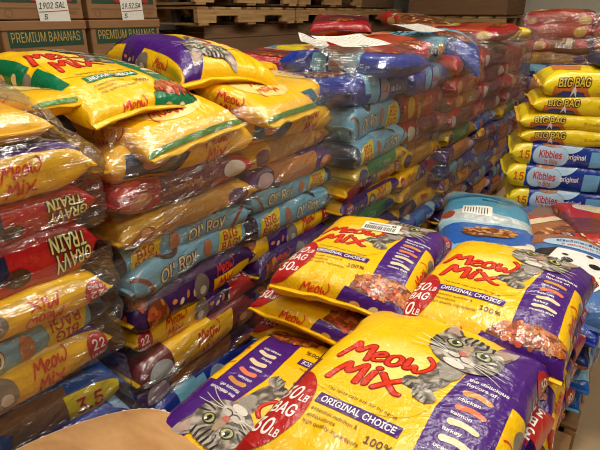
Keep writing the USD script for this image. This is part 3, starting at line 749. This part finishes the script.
# ------------------------------------------------------------------ pallets
def stringer(Ln, w, h, notch=True):
    """A notched stringer along x."""
    p = sbox(-Ln / 2, 0, Ln / 2, h)
    if notch:
        for cx in (-Ln * .24, Ln * .24):
            p = p.difference(sbox(cx - .11, -.01, cx + .11, h * .42).buffer(.012).buffer(0)).difference(sbox(cx - .125, -.02, cx + .125, .002))
    m = trimesh.creation.extrude_polygon(p, w, engine='earcut')
    m.apply_transform(trimesh.transformations.rotation_matrix(PI / 2, [1, 0, 0])); m.apply_translation((0, w / 2, 0))
    return m
pallet_proto = None
def pallet(x, y, yaw, label, z=0.0, group=None):
    """Wooden pallet: 1.2 m along its stringers (local x), 1.0 m across."""
    global pallet_proto
    m = mat4((x, y, z), yaw)
    if pallet_proto is not None: return copy_of(pallet_proto, 'wooden_pallet', label, m, group)
    t = pallet_proto = thing('wooden_pallet', label, 'pallet', m, group)
    for k, yy in enumerate((-.48, 0, .48)):
        s = stringer(1.2, .04, .092); s.apply_translation((0, yy, .018)); mesh('stringer', s, WOOD[k % 3], t)
    for k in range(7):
        mesh('deck_board', bx(.115, 1.0, .018, (-.54 + .18 * k, 0, .119), .003), WOOD[(k * 2 + 1) % 3], t)
    for k in range(3):
        mesh('bottom_board', bx(.1, 1.0, .018, (-.54 + .54 * k, 0, .009), .003), WOOD[k % 3], t)
    return t
DECK = .128

# ------------------------------------------------------------------ stacks along the aisle's far side
A, B, C, D_, E_, F_ = 'gravy bag stack', 'stack by banana boxes', 'papered stack', 'dark red stack', 'stack by wall', 'lemon yellow stack'
pallet(-1.68, .12, 90, 'wooden pallet under the gravy bag stack')
pallet(-1.68, 1.30, 90, 'wooden pallet under the stack below banana boxes')
pallet(-1.58, 2.46, 90, 'wooden pallet under the papered stack')
pallet(-1.55, 3.62, 90, 'wooden pallet under the dark red stack')
pallet(-1.55, 4.84, 90, 'wooden pallet at the far end of the dark red stack')

def rows(stack, face, ys, ends, table, first=1):
    """table: (z, height, [(kind, down, turn, variant) for each y])"""
    for k, (z, h, cells) in enumerate(table):
        for y, end, c in zip(ys, ends, cells):
            if c is None: continue
            kind, down, turn, var = c
            pos = '%s down%s, %s' % (ORD[k + first], end, stack)
            sack(kind, facing(kind, face + rng.uniform(-.012, .012), y, z, h, down, turn), pos, 'bags in ' + stack, var, stack)

# A: one bag long
rows(A, -1.13, [.40], [''], [
    (1.215, .11, [('meow_plain', False, False, 0)]),
    (1.11, .10, [('gravy', True, True, 0)]),
    (.985, .14, [('gravy', True, True, 1)]),
    (.875, .085, [('meow22', True, False, 1)]),
    (.785, .10, [('sky', True, True, 0)]),
    (.685, .115, [('meow22', False, False, 1)]),
    (.55, .15, [('brown', False, False, 0)]),
    (.42, .12, [('royal', False, False, 1)]),
    (.31, .10, [('pup', False, True, 0)]),
    (.20, .11, [('meow22', False, True, 0)]),
])
# B: two bags long
rows(B, -1.14, [1.04, 1.60], [', near end', ', far end'], [
    (1.15, .105, [('stripe', False, False, 0), ('stripe_teal', False, True, 0)]),
    (1.055, .09, [('red_blue', False, True, 0), ('tan', False, False, 0)]),
    (.97, .09, [('tan', False, True, 1), ('violet', False, False, 0)]),
    (.88, .095, [('sky', False, False, 1), ('sky', False, True, 0)]),
    (.785, .105, [('sky', False, True, 1), ('sky', False, False, 0)]),
    (.685, .11, [('purple_cat', False, False, 0), ('meow22', False, False, 1)]),
    (.585, .105, [('meow22', False, True, 0), ('purple_cat', False, True, 1)]),
    (.48, .11, [('maroon_cat', False, False, 0), ('meow22', False, False, 0)]),
    (.375, .105, [('violet', False, False, 1), ('red_or', False, True, 0)]),
    (.28, .10, [('royal', False, False, 0), ('blue_or', False, False, 0)]),
    (.185, .105, [('meow22', False, False, 1), ('meow22', False, True, 1)]),
])
# C
rows(C, -1.04, [2.15, 2.71], [', near end', ', far end'], [
    (1.225, .12, [('royal', False, False, 0), ('royal', False, True, 1)]),
    (1.085, .15, [('sky', False, True, 1), ('red_or', False, False, 0)]),
    (.965, .105, [('sky', False, False, 0), ('red_blue', False, False, 1)]),
    (.885, .075, [('green_y', False, False, 0), ('blue_or', False, False, 0)]),
    (.80, .105, [('meow30', True, False, 1), ('tan', False, False, 1)]),
    (.695, .11, [('meow30', True, True, 1), ('meow22', False, True, 0)]),
    (.59, .105, [('green_y', False, True, 1), ('tan', False, True, 0)]),
    (.49, .105, [('purple_cat', False, False, 0), ('stripe', False, False, 0)]),
    (.385, .11, [('meow22', False, False, 0), ('pup', False, False, 0)]),
    (.285, .1, [('sky', False, False, 0), ('red_or', False, True, 1)]),
    (.185, .105, [('royal', False, False, 0), ('meow22', False, True, 1)]),
])
# D: three bags long
pool = [('red_or', 0), ('red_blue', 1), ('red_or', 1), ('red_blue', 0), ('treat', 0), ('red_or', 0)]
low = [('blue_or', 0), ('violet', 0), ('green_y', 1), ('royal', 1), ('blue_or', 1), ('purple_cat', 1), ('tan', 0), ('pup', 1)]
tab = []
for k in range(11):
    z = 1.255 - .107 * k; src = pool if k < 4 else low
    c = []
    for j in range(3):
        kd, vr = src[(k * 5 + j * 3 + (k * j) % 2) % len(src)]
        c.append((kd, (k + j) % 3 == 0, (k + j) % 2 == 0, vr))
    tab.append((z, .107, c))
tab[4][2][0] = ('green_y', False, False, 0); tab[5][2][0] = ('violet', False, True, 0); tab[6][2][0] = ('royal', False, False, 1); tab[7][2][0] = ('meow22', False, False, 0)
rows(D_, -1.0, [3.26, 3.84, 4.42], [', near end', ', middle', ', far end'], tab)

# tops of A and B: sacks laid across, seals to the aisle
def across(kind, x, y, z, yaw, where, stack=None, var=0, tilt=0, roll=0, h=None, down=False, **k):
    return sack(kind, mat4((x, y, z), yaw, tilt, roll + (180 if down else 0), (1, 1, fix_h(kind, h) if h else 1)), where, None, var, stack, **k)
across('stripe', -1.42, .42, 1.315, 86, 'flat on the gravy bag stack', A, 0, 0, 2, .09)
across('stripe', -1.52, .78, 1.335, -78, 'between the two stacks', None, 1, 0, 0, .07, look='thin yellow cat food bag with green lined seal')
across('stripe', -1.38, 1.03, 1.255, -84, 'green lined seal hanging over the aisle', B, 1, -3, 3, .10, own=dict(sag=(.0, .045), seed=4))
across('stripe', -1.36, 1.47, 1.265, -78, 'green lined seal beside the teal picture', B, 1, -3, -3, .10, own=dict(sag=(.0, .05), seed=8))
across('stripe_teal', -1.40, 1.80, 1.235, 8, 'flat at the end of the stack', B, 1, 0, 2, .11)
across('meow22', -1.72, 1.95, 1.22, 85, 'behind the purple banded sack', None, 0, 0, 0, .1)
across('royal', -1.75, 1.15, 1.25, 5, 'beneath the tilted green banded sack', None, 0, 0, 0, .11)
across('indoor', -1.45, .935, 1.37, 98, 'tilted on top, stack by banana boxes', None, 0, 9, 4, None, own=dict(seed=21, wr=.009, T=.1, L=.54, W=.44, sag=(.02, .03)))
across('meow_plain', -1.50, 1.44, 1.39, -100, 'slumped beside the banana boxes', None, 0, -6, -8, None, look='yellow cat food bag with wide purple band', own=dict(seed=31, wr=.008, T=.125, L=.53, W=.44, sag=(.03, .03)))

# C and D tops: loose bags and papers
across('royal', -1.24, 2.22, 1.325, 88, 'draped over papered stack', C, 1, 0, 4, .11, look='dark royal blue dog food bag')
across('red_or', -1.38, 2.73, 1.355, 76, 'loose on top of the papered stack', C, 1, 5, -4, .12, look='bright red dog food bag')
across('red_blue', -1.80, 2.36, 1.29, 20, 'behind the paper sheet', C, 0, 0, 5, .11, look='crumpled red dog food bag')
across('meow22', -1.86, 2.02, 1.28, 98, 'loose beside the first paper sheet', C, 1, 0, 6, .10)
across('sky', -1.30, 3.02, 1.37, 10, 'under the second paper sheet', D_, 0, 6, 0, .10)
across('royal', -1.18, 3.35, 1.36, 20, 'slumped on dark red stack', D_, 1, -6, 12, .15, look='big royal blue dog food bag', own=dict(seed=44, sag=(.05, .05)))
across('blue_or', -1.70, 3.52, 1.37, 100, 'behind the big blue bag', D_, 1, 0, 3, .10)
across('red_or', -1.25, 3.95, 1.42, 84, 'flat on the dark red stack, middle', D_, 0, 0, -4, .10)
across('treat', -1.72, 4.12, 1.46, 60, 'crumpled on top of the dark red stack', D_, 0, 8, 4, .12)
across('lemon', -1.25, 4.52, 1.39, 100, 'on the far end of dark red stack', D_, 0, 0, 6, .09)
across('red_blue', -2.05, 3.45, 1.46, 30, 'at the back of the dark red stack', None, 1, 6, 0, .12)
across('lemon', -2.0, 2.95, 1.30, 70, 'behind the red bags on papered stack', None, 0, 0, 0, .09)

def sheet(label, m, w, h, lines, curl=.02, seed=0, words=None):
    """A printed sheet of paper, slightly curled."""
    n, k = 14, 10
    x, y = np.meshgrid(np.linspace(-w / 2, w / 2, n), np.linspace(-h / 2, h / 2, k), indexing='ij')
    zf = lambda x, y: curl * ((2 * x / w) ** 2 * .8 + .4 * (2 * y / h) ** 2 + .5 * np.sin(5 * x / w + seed))
    g = np.stack([x, y, zf(x, y)], -1).reshape(-1, 3); g2 = g.copy(); g2[:, 2] -= .0006
    i, j = np.meshgrid(np.arange(n - 1), np.arange(k - 1), indexing='ij')
    f = np.stack([i * k + j, (i + 1) * k + j, (i + 1) * k + j + 1, i * k + j + 1], -1).reshape(-1, 4)
    t = thing('paper_sheet', label, 'paper', m)
    mesh('page', (np.vstack([g, g2]), np.vstack([f, f[:, ::-1] + n * k])), PAPER, t, smooth=40)
    V, Fc = [], []; r = np.random.default_rng(seed); nv = 0
    for q in range(lines):
        yy = h / 2 - .02 - q * (h - .04) / max(lines - 1, 1); xx = -w / 2 + .015
        while xx < w / 2 - .03:
            L_ = r.uniform(.008, .028); a = np.array([[xx, yy], [xx + L_, yy], [xx + L_, yy + .004], [xx, yy + .004]])
            V.append(np.column_stack([a, zf(a[:, 0], a[:, 1]) + .0008])); Fc.append(np.array([[0, 1, 2], [0, 2, 3]]) + nv); nv += 4; xx += L_ + .006
    mesh('printed_lines', (np.vstack(V), np.vstack(Fc)), INK, t)
    return t
sheet('white printed paper sheet lying across the blue bag on papered stack', mat4((-1.20, 2.12, 1.425), -14, 0, 12), .20, .32, 12, .015, 1)
sheet('white printed paper sheet lying on the light blue bag', mat4((-1.25, 3.0, 1.462), -10, 0, 9), .20, .27, 10, .012, 2)
sheet('small folded white paper beside the crumpled red bag', mat4((-1.66, 2.50, 1.385), 40, 10, 0), .15, .22, 8, .03, 3)

# ------------------------------------------------------------------ E: stack by the wall, bags across the aisle
pallet(-.60, 5.55, 0, 'wooden pallet under the stack by the wall')
for k in range(12):
    z = 1.40 - .108 * k
    for j, xx in enumerate((-.86, -.30)):
        kd, vr = (('red_or', 0), ('violet', 1), ('treat', 0), ('red_blue', 0), ('tan', 1), ('purple_cat', 0), ('royal', 1))[(k * 2 + j * 3) % 7]
        r = rng.uniform(-1, 1, 4)
        sack(kd, mat4((xx + .02 * r[0], 5.25 + .02 * r[1], z), 90 + 180 * (k % 2) + 3 * r[2], 0, 2 * r[3], (1, 1, fix_h(kd, .108) * 1.2)), '%s down, %s, %s' % (ORD[k + 1], ('near end', 'far end')[j], E_), 'bags in ' + E_, vr, E_)
across('red_or', -.88, 5.30, 1.50, 96, 'domed on top, by the wall, aisle end', E_, 1, 0, 0, .15)
across('red_blue', -.28, 5.32, 1.51, 84, 'domed on top, by the wall, open end', E_, 1, 0, 0, .15)

# ------------------------------------------------------------------ F: the lemon yellow stack, turned to the aisle
FX, FY, FA = -.407, 3.268, 16.0
def fpos(a, b, z):   # a along the bags, b away from the camera
    c, s = math.cos(math.radians(FA)), math.sin(math.radians(FA))
    return (FX + a * c - b * s, FY + a * s + b * c, z)
pallet(*fpos(.18, .28, 0)[:2], FA, 'wooden pallet under the lemon yellow stack')
ft = [(1.20, .12, 'lemon', 1, .05), (1.09, .09, 'lemon', 0, .02), (1.005, .082, 'lemon', 1, -.03), (.922, .085, 'lemon', 0, -.01), (.815, .13, 'kibble', 0, -.04), (.68, .135, 'kibble', 1, -.06), (.55, .13, 'kibble', 0, -.02), (.43, .11, 'lemon', 1, 0), (.32, .11, 'kibble', 0, 0), (.20, .12, 'kibble', 1, 0)]
for k, (z, h, kd, vr, da) in enumerate(ft):
    for j, bb in enumerate((0, .43)):
        if j and k > 1: continue
        r = rng.uniform(-1, 1, 3)
        # long gusset (local +x side) towards the camera: local y along -a, so yaw = FA + 90 turns +x to -b
        sack(kd, mat4(fpos(.06 + da + .5 * j, bb, z), FA - 90 + 2 * r[0], 0, 2 * r[1], (1, 1, fix_h(kd, h) * 1.25)), '%s down, %s, %s' % (ORD[k], ('front', 'back')[j], F_), 'bags in ' + F_, vr, F_ if j == 0 else None)
across('sky', *fpos(.36, .1, 1.305), FA - 90, 'topmost on the lemon yellow stack', None, 1, 0, 0, .08)
sheet('white printed label sheet taped to the top lemon bags', mat4(fpos(.19, -.20, 1.245), FA, 52, 0), .2, .15, 5, .008, 5)

# ------------------------------------------------------------------ G: low open pallet of cat food
pallet(-.49, 1.12, 90, 'wooden pallet under the big cat food bags')
gl = [.19, .303, .416, .529, .642]
cells = [('front open side', -.285, .84), ('back open side', -.275, 1.42), ('back aisle side', -.735, 1.40), ('front aisle side', -.74, .80)]
for c, (nm, x, y) in enumerate(cells):
    for k, z in enumerate(gl):
        if c == 3 and k > 2: continue
        r = rng.uniform(-1, 1, 4)
        flip = (k + c) % 3 == 1
        sack('meow30', mat4((x + .012 * r[0], y + .015 * r[1], z), (180 if flip else 0) + 2 * r[2], 0, 1 * r[3]), '%s layer up, %s, low pallet' % (ORD[k].replace('top', 'first'), nm), 'bags in the low pallet', (k + c) % 2)
H30 = LOOK['meow30']
front = across('meow30', -.305, .855, .757, 0, '', None, label='biggest yellow cat food bag with tabby face, nearest on the low pallet', own=dict(seed=3, T=.13, L=.63, W=.475, wr=.006, sag=(.005, .02)), step=.009)
across('meow30', -.262, 1.43, .768, -1, '', None, label='yellow cat food bag with purple end, behind the biggest bag', own=dict(seed=13, T=.13, L=.56, W=.445, wr=.006, sag=(.012, .012)), tilt=2, step=.009)
across('meow30', -.70, 1.42, .775, 8, '', None, label='yellow cat food bag with a price sticker on the cat, low pallet', own=dict(seed=23, T=.12, L=.60, W=.435, wr=.006, sag=(.012, .015)), roll=2, step=.009)
across('meow30', -.66, .85, .54, 181, '', None, label='yellow cat food bag lying upside down with wide purple band', own=dict(seed=5, T=.11, L=.60, W=.47, wr=.006, sag=(.01, .015)), roll=-4, step=.009)

# price sticker on the third one: a barcode label stuck over its corner
def sticker():
    t = thing('barcode_sticker', 'white barcode sticker stuck on the yellow cat food bag', 'sticker', mat4((-.715, 1.53, .842), 12, 0, 1))
    mesh('label', bx(.13, .075, .0012), PAPER, t)
    r = np.random.default_rng(4); ms, x = [], -.055
    while x < .055:
        w = r.uniform(.0015, .005); ms.append(bx(w, .032, .0006, (x, -.012, .0009))); x += w + r.uniform(.002, .004)
    mesh('barcode', join(ms), INK, t)
    m = trimesh.creation.extrude_polygon; p = scrib(.1, .014, 0, .02, 21)
    mesh('lettering', join([m(g, .0006, engine='earcut') for g in getattr(p, 'geoms', [p])]).apply_translation((0, 0, .0006)), INK, t)
sticker()

# ------------------------------------------------------------------ H: pallet of blue dog food beyond it
pallet(-.48, 2.36, 90, 'wooden pallet under the bright blue bags')
for k, z in enumerate((.185, .29, .395, .50)):
    for j, (x, y) in enumerate(((-.20, 2.06), (-.20, 2.64), (-.64, 2.06), (-.64, 2.64))):
        if k == 3 and j in (1, 3): continue
        r = rng.uniform(-1, 1, 4); kd, vr = (('pup', 0), ('pup', 1), ('blue_or', 0), ('royal', 1))[(k + j) % 4]
        sack(kd, mat4((x + .012 * r[0], y + .012 * r[1], z), 180 * (k % 2) + 2 * r[2], 0, 1.5 * r[3]), '%s layer up, %s blue pallet' % (ORD[k].replace('top', 'first'), ('near open side', 'far open side', 'near aisle side', 'far aisle side')[j]), 'bags in the blue pallet', vr)
across('teal', -.62, 2.58, .60, 16, 'lying open to view, below the lemon yellow stack', None, 0, -6, 3, .12, own=dict(seed=9, sag=(.02, .02)))
across('pup', -.49, 2.16, .605, 20, 'beyond the purple banded cat food bags', None, 0, -4, 0, .115, own=dict(seed=19, wr=.008, sag=(.02, .03)))
across('treat', -.26, 2.48, .55, 50, 'heaped under the blue kibble bags', None, 1, 3, 0, None, own=dict(seed=52, L=.42, W=.30, T=.11))
across('gravy', -.06, 2.42, .56, 120, 'small, heaped under the blue kibble bags', None, 1, 6, 0, None, own=dict(seed=53, L=.36, W=.28, T=.10))
across('white_dog', -.12, 2.08, .605, 6, 'at the pallet edge', None, 0, 3, 6, .115, own=dict(seed=29, sag=(.03, .03)))
across('brown', -.26, 2.76, .505, 80, 'far corner of the blue pallet', None, 0, 0, 0, .10)
across('blue_or', -.36, 2.02, .60, 96, 'squeezed behind the purple end bag', None, 1, 0, 0, .10)
across('red_blue', -.06, 2.72, .56, 20, 'beside the lemon yellow stack', None, 0, 0, 4, .10)

# ------------------------------------------------------------------ brown cardboard sheet in front
def rounded_sheet():
    out = Polygon(smooth_line([(-1.12, -.25), (-1.10, .22), (-1.06, .46), (-.96, .62), (-.84, .66), (-.72, .65), (-.60, .58), (-.48, .42), (-.43, .2), (-.43, -.25), (-1.12, -.25)], 3))
    t = thing('cardboard_sheet', 'brown cardboard sheet with a round torn corner, in front of the gravy bag stack', 'cardboard', mat4((0, 0, 0)))
    zf = lambda x, y: .588 - .35 * np.clip(np.hypot(x + .79, (y - .29) * .9) - .19, 0, 1) ** 2 * 1.2 + .012 * (meshkit.noise(np.stack([x * 4, y * 4, 0 * x], -1), 3) - .5)
    def layer(poly, dz, thick):
        pts, tris, n = [], [], 0
        step = .03; x0, y0, x1, y1 = poly.bounds
        X, Y = np.meshgrid(np.arange(x0, x1, step), np.arange(y0, y1, step), indexing='ij')
        for g in shapely.get_parts(shapely.get_parts(shapely.intersection(shapely.box(X.ravel(), Y.ravel(), X.ravel() + step, Y.ravel() + step), poly))):
            if g.geom_type != 'Polygon' or g.area < 1e-9: continue
            r = np.array(g.exterior.coords)[:-1]; q = earcut.triangulate_float64(r, np.array([len(r)], np.uint32)).reshape(-1, 3)
            pts.append(r); tris.append(q + n); n += len(r)
        p = np.vstack(pts); f = np.vstack(tris)
        c = p[f]; cr = np.cross(c[:, 1] - c[:, 0], c[:, 2] - c[:, 0]); f = np.where(cr[:, None] < 0, f[:, ::-1], f)
        _, first, inv = np.unique(np.round(p * 1e6).astype(np.int64), axis=0, return_index=True, return_inverse=True)
        p = p[first]; f = inv.ravel()[f]
        z = zf(p[:, 0], p[:, 1]) + dz
        top = np.column_stack([p, z]); botv = np.column_stack([p, z - thick]); m = len(p)
        e = np.sort(f[:, [0, 1, 1, 2, 2, 0]].reshape(-1, 2), 1); orig = f[:, [0, 1, 1, 2, 2, 0]].reshape(-1, 2)
        u, idx, cnt = np.unique(e, axis=0, return_index=True, return_counts=True); bd = orig[idx[cnt == 1]]
        walls = np.vstack([np.column_stack([bd[:, 0], bd[:, 0] + m, bd[:, 1] + m]), np.column_stack([bd[:, 0], bd[:, 1] + m, bd[:, 1]])])
        return np.vstack([top, botv]), np.vstack([f, f[:, ::-1] + m, walls])
    mesh('liner', layer(out, 0, .0015), CARD, t, smooth=40)
    r = np.random.default_rng(2)
    pts = np.array(out.exterior.coords)[:-1]
    rag = out.buffer(.0035).union(unary_union([Point(*p).buffer(r.uniform(.003, .009), 3) for p in pts[::2]]))
    mesh('torn_core', layer(rag, -.0016, .004), CARD_CUT, t, smooth=40, label='pale torn corrugated edge')
rounded_sheet()
for k, z in enumerate((.185, .29, .395, .50)):
    sack('meow22', mat4((-.82, .16, z), 90 * (k % 2) * 0 + 180 * (k % 2), 0, 0), '%s layer up under the cardboard sheet' % ORD[k].replace('top', 'first'), 'bags under the cardboard sheet', k % 2)

# ------------------------------------------------------------------ banana boxes and cartons behind
mesh('brown_carton', bx(.62, 1.25, 1.262, (-3.13, 1.90, .631), .008), CARD_DARK, label='plain brown carton under the four banana boxes', cat='carton')
def banana_box(y, z, w, sign, label, upper, tilt):
    """Faces the aisle (+x)."""
    t = thing('banana_box', label, 'cardboard box', mat4((-2.83, y, z), tilt))
    h, dpt = .244, .42
    mesh('body', bx(dpt, w, h, (-dpt / 2, 0, h / 2), .006), CARD_BANANA, t)
    mesh('lid', bx(dpt + .012, w + .012, .05, (-dpt / 2, 0, h - .022), .005), CARD_BANANA, t)
    def flat(name, poly, mat, off=.0):
        ms = [trimesh.creation.extrude_polygon(g, .0012, engine='earcut') for g in getattr(poly, 'geoms', [poly])]
        m = join(ms); m.apply_transform(np.array([[0, 0, 1, .0005 + off], [1, 0, 0, 0], [0, 1, 0, 0], [0, 0, 0, 1.0]])); return mesh(name, m, mat, t)
    if upper:
        flat('green_panel', sbox(-w / 2 + .03, .085, w / 2 - .03, h - .05), GREEN)
        flat('stripe', sbox(-w / 2 + .02, .055, w / 2 - .02, .062), CARD_DARK)
        flat('recycling_mark', ell(-w / 2 + .06, .035, .022, .022).difference(ell(-w / 2 + .06, .035, .017, .017)), CARD_DARK)
        flat('lettering', text('FRESH FRUIT', .014, False, w / 2 - .1, .035), CARD_DARK)
        flat('fruit_picture', unary_union([brush([(-.13, .2), (-.1, .13), (-.04, .1)], .02, .01), brush([(.1, .19), (.12, .12), (.17, .1)], .018, .01)]), INK_RED, .001)
    else:
        flat('green_panel', sbox(-w / 2 + .03, .115, w / 2 - .025, .215), GREEN)
        flat('lettering', text('PREMIUM BANANAS', .05, False, 0, .165, width=w - .09), GOLD, .001)
        flat('hand_hole', ell(0, .07, .05, .025), DARK)
    if sign:
        x0, x1, y0, y1 = sign[:4]
        flat('price_sign', affinity.rotate(sbox(x0, y0, x1, y1), 3), PAPER, .003)
        cx, cy = (x0 + x1) / 2, (y0 + y1) / 2
        if sign[4]:
            flat('sign_writing', affinity.rotate(unary_union([text(sign[4], .03, False, cx, cy + .0, slant=.3, width=(x1 - x0) * .85), text(sign[5], .026, False, cx - .05, cy - .055, slant=.2)]), 3), INK, .005)
            flat('sign_rule', affinity.rotate(sbox(x0 + .005, cy - .031, x1 - .005, cy - .028), 3, origin=(cx, cy)), INK_RED, .005)
        else:
            flat('sign_writing', text('SAFEWAY', .02, True, cx, cy, width=(x1 - x0) * .8), INK_RED, .005)
banana_box(1.625, 1.264, .49, (-.02, .13, .0, .06, '', ''), 'banana box with a white sign below its hand hole', False, 1.5)
banana_box(2.155, 1.264, .50, None, 'banana box beside the purple banded sack, lower of its pair', False, -2)
banana_box(1.625, 1.515, .49, (-.03, .15, -.015, .16, '1902 SAL', 'S'), 'upper banana box with the large handwritten white sign', True, 1)
banana_box(2.155, 1.515, .50, (-.03, .13, -.01, .16, '19.52.SA', 'S'), 'upper banana box with the handwritten sign and green mark', True, -1.5)

def carton(x, y, z, sx, sy, sz, label, bands=(.3, .62)):
    t = thing('brown_carton', label, 'carton', mat4((x, y, z)))
    mesh('body', bx(sx, sy, sz, (0, 0, sz / 2), .01), CARD_DARK, t)
    for b in bands: mesh('tray_rim', bx(sx + .014, sy + .014, .05, (0, 0, sz * b), .004), CARD_DARK, t)
    for s in (-1, 1): mesh('corner_crease', bx(.02, .03, sz, (sx / 2 - .008, s * (sy / 2 - .013), sz / 2), .004), CARD_DARK, t)
carton(-3.35, 3.92, 0, .8, 1.95, 1.46, 'long brown carton under the two front pallets', (.84, .95))
carton(-3.40, 5.86, 0, .8, 1.46, 1.46, 'tall brown carton beyond the long one', ())
pallet(-3.34, 3.38, 90, 'rough wooden pallet on the long brown carton', 1.462)
pallet(-3.34, 4.60, 90, 'wooden pallet on the far end of long carton', 1.462)
pallet(-3.40, 5.90, 90, 'wooden pallet on the tall brown carton', 1.462)
pallet(-3.34, 3.40, 88, 'wooden pallet stacked on the rough pallet', 1.602)
pallet(-3.34, 4.62, 91, 'wooden pallet stacked above the far end of carton', 1.602)
carton(-2.2, 6.62, 0, 1.3, .7, 1.38, 'brown carton standing against the back wall', (.93,))
pallet(-2.15, 6.50, 2, 'wooden pallet on the carton against the back wall', 1.382)
carton(-3.36, 3.45, 1.742, .7, 1.0, .62, 'dark carton high on the two front pallets', (.2,))
carton(-3.36, 4.66, 1.742, .7, .98, .62, 'dark carton high above the far end of carton', (.2,))
carton(-3.40, 5.92, 1.602, .7, 1.05, .8, 'dark carton on the pallet of the tall carton', (.3,))
carton(-2.15, 6.55, 1.522, 1.15, .8, .9, 'dark carton high against the back wall', (.3,))
# upright steel post and shelf in the dark gap
def rack():
    t = thing('steel_rack', 'dark steel rack between banana boxes and pallets', 'rack', mat4((-3.45, 2.74, 0)))
    for dx in (-.3, .3):
        for dy in (-.12, .12): mesh('post', bx(.05, .05, 2.3, (dx, dy, 1.15), .004), STEEL, t)
    for z in (.5, 1.0, 1.45, 1.9): mesh('shelf', bx(.7, .30, .04, (0, 0, z), .004), STEEL, t)
rack()

# ------------------------------------------------------------------ stretch film
def film(stack, path, zlo, zhi, bands, material, label='', push=.012, slope=.0, lean=.2, cell=.016, cz=.0048):
    """Taut clear film wound round a stack: spans the bulges of its bags, in bands. path: plan polyline, outside on its right."""
    P = np.vstack(loads[stack]); path = np.asarray(path, float)
    seg = np.diff(path, axis=0); ln = np.hypot(*seg.T); cum = np.concatenate([[0], np.cumsum(ln)])
    s = np.linspace(0, cum[-1], int(cum[-1] / cell) + 1)
    k = np.clip(np.searchsorted(cum, s, 'right') - 1, 0, len(seg) - 1)
    o = path[k] + seg[k] * ((s - cum[k]) / ln[k])[:, None]
    nrm = np.stack([seg[:, 1], -seg[:, 0]], -1) / ln[:, None]; N = nrm[k]
    for _ in range(6): N = np.vstack([N[:1], (N[:-2] + N[1:-1] + N[2:]) / 3, N[-1:]])
    N /= np.linalg.norm(N, axis=1, keepdims=True)
    zs = np.arange(zlo, zhi + 1e-6, cz); T = np.stack([-N[:, 1], N[:, 0]], -1)
    H = np.full((len(s), len(zs)), -.3)
    for i in range(len(s)):
        d = P[:, :2] - o[i]
        near = np.abs(d @ T[i]) < .022
        out = d[near] @ N[i]; zz = P[near, 2]
        ok = (out > -.32) & (out < .2)
        q = np.clip(((zz[ok] - zlo) / cz).round().astype(int), 0, len(zs) - 1)
        np.maximum.at(H[i], q, out[ok])
        # taut: upper concave hull along z
        pts = [(zs[0], max(H[i][:20].max(), -.1))] + [(z, h) for z, h in zip(zs, H[i]) if h > -.29] + [(zs[-1], H[i][-1])]
        hull = []
        for p in sorted(pts):
            while len(hull) > 1 and (hull[-1][0] - hull[-2][0]) * (p[1] - hull[-2][1]) - (hull[-1][1] - hull[-2][1]) * (p[0] - hull[-2][0]) >= 0: hull.pop()
            hull.append(p)
        hull = np.array(hull); taut = np.interp(zs, hull[:, 0], hull[:, 1])
        H[i] = np.maximum(H[i], taut - .022)
    from scipy.ndimage import gaussian_filter, maximum_filter
    H = gaussian_filter(maximum_filter(H, (3, 7)), (1.6, 2.6), mode='nearest') + push
    S, Z = np.meshgrid(s, zs, indexing='ij')
    q = np.stack([S * 2.2, (Z - lean * S) * 64, 0 * S], -1)
    H = H + .016 * (1 - 2 * np.abs(meshkit.noise(q, 7) - .5)) ** 2 * meshkit.noise(q * [.9, .25, 1], 12) + .008 * meshkit.noise(np.stack([S * 5, (Z - 1.6 * lean * S) * 70, 0 * S], -1), 17)
    G = np.concatenate([o[:, None, :] + N[:, None, :] * H[..., None], Z[..., None]], -1)
    V, Fc, n = [], [], len(zs)
    idx = np.arange(len(s) * n).reshape(len(s), n); keep = np.zeros((len(s) - 1, n - 1), bool)
    for a, b in bands:
        wob = .02 * (meshkit.noise(np.stack([s * 3, 0 * s + a * 9, 0 * s], -1), 5) - .5)
        lo, hi = a + slope * s + wob, b + slope * s + wob[::-1]
        keep |= (Z[:-1, :-1] >= lo[:-1, None]) & (Z[:-1, 1:] <= hi[:-1, None])
    q = np.stack([idx[:-1, :-1], idx[1:, :-1], idx[1:, 1:], idx[:-1, 1:]], -1)[keep]
    usedv, inv = np.unique(q, return_inverse=True)
    mesh('stretch_film', (G.reshape(-1, 3)[usedv], inv.reshape(q.shape)), material, smooth=True, label=label, cat='plastic film')
film(A, [(-1.12, .0), (-1.12, .705), (-1.42, .712)], .30, 1.40, [(.30, .62), (.67, 1.00), (1.05, 1.4)], FILM_UP, lean=.42, label='clear stretch film wound round the gravy bag stack', slope=.0)
film(B, [(-1.5, .745), (-1.12, .75), (-1.12, 1.885), (-1.5, 1.885)], .40, 1.27, [(.40, .66), (.76, 1.27)], FILM_UP, lean=.34, push=.02, label='clear stretch film wound round the stack below banana boxes')
film(C, [(-1.42, 1.86), (-1.02, 1.86), (-1.02, 2.99)], .45, 1.42, [(.45, .78), (.84, 1.42)], FILM_DN, lean=-.15, label='clear stretch film wound round the papered stack')
film(D_, [(-1.3, 2.965), (-.98, 2.965), (-.98, 4.72), (-1.3, 4.72)], .45, 1.44, [(.45, .80), (.86, 1.44)], FILM_DN, lean=-.1, label='clear stretch film wound round the dark red stack')
film(E_, [(-1.15, 5.3), (-1.15, 5.03), (.0, 5.03)], .8, 1.56, [(.8, 1.56)], FILM_X, 'clear stretch film wound round the stack by the wall')
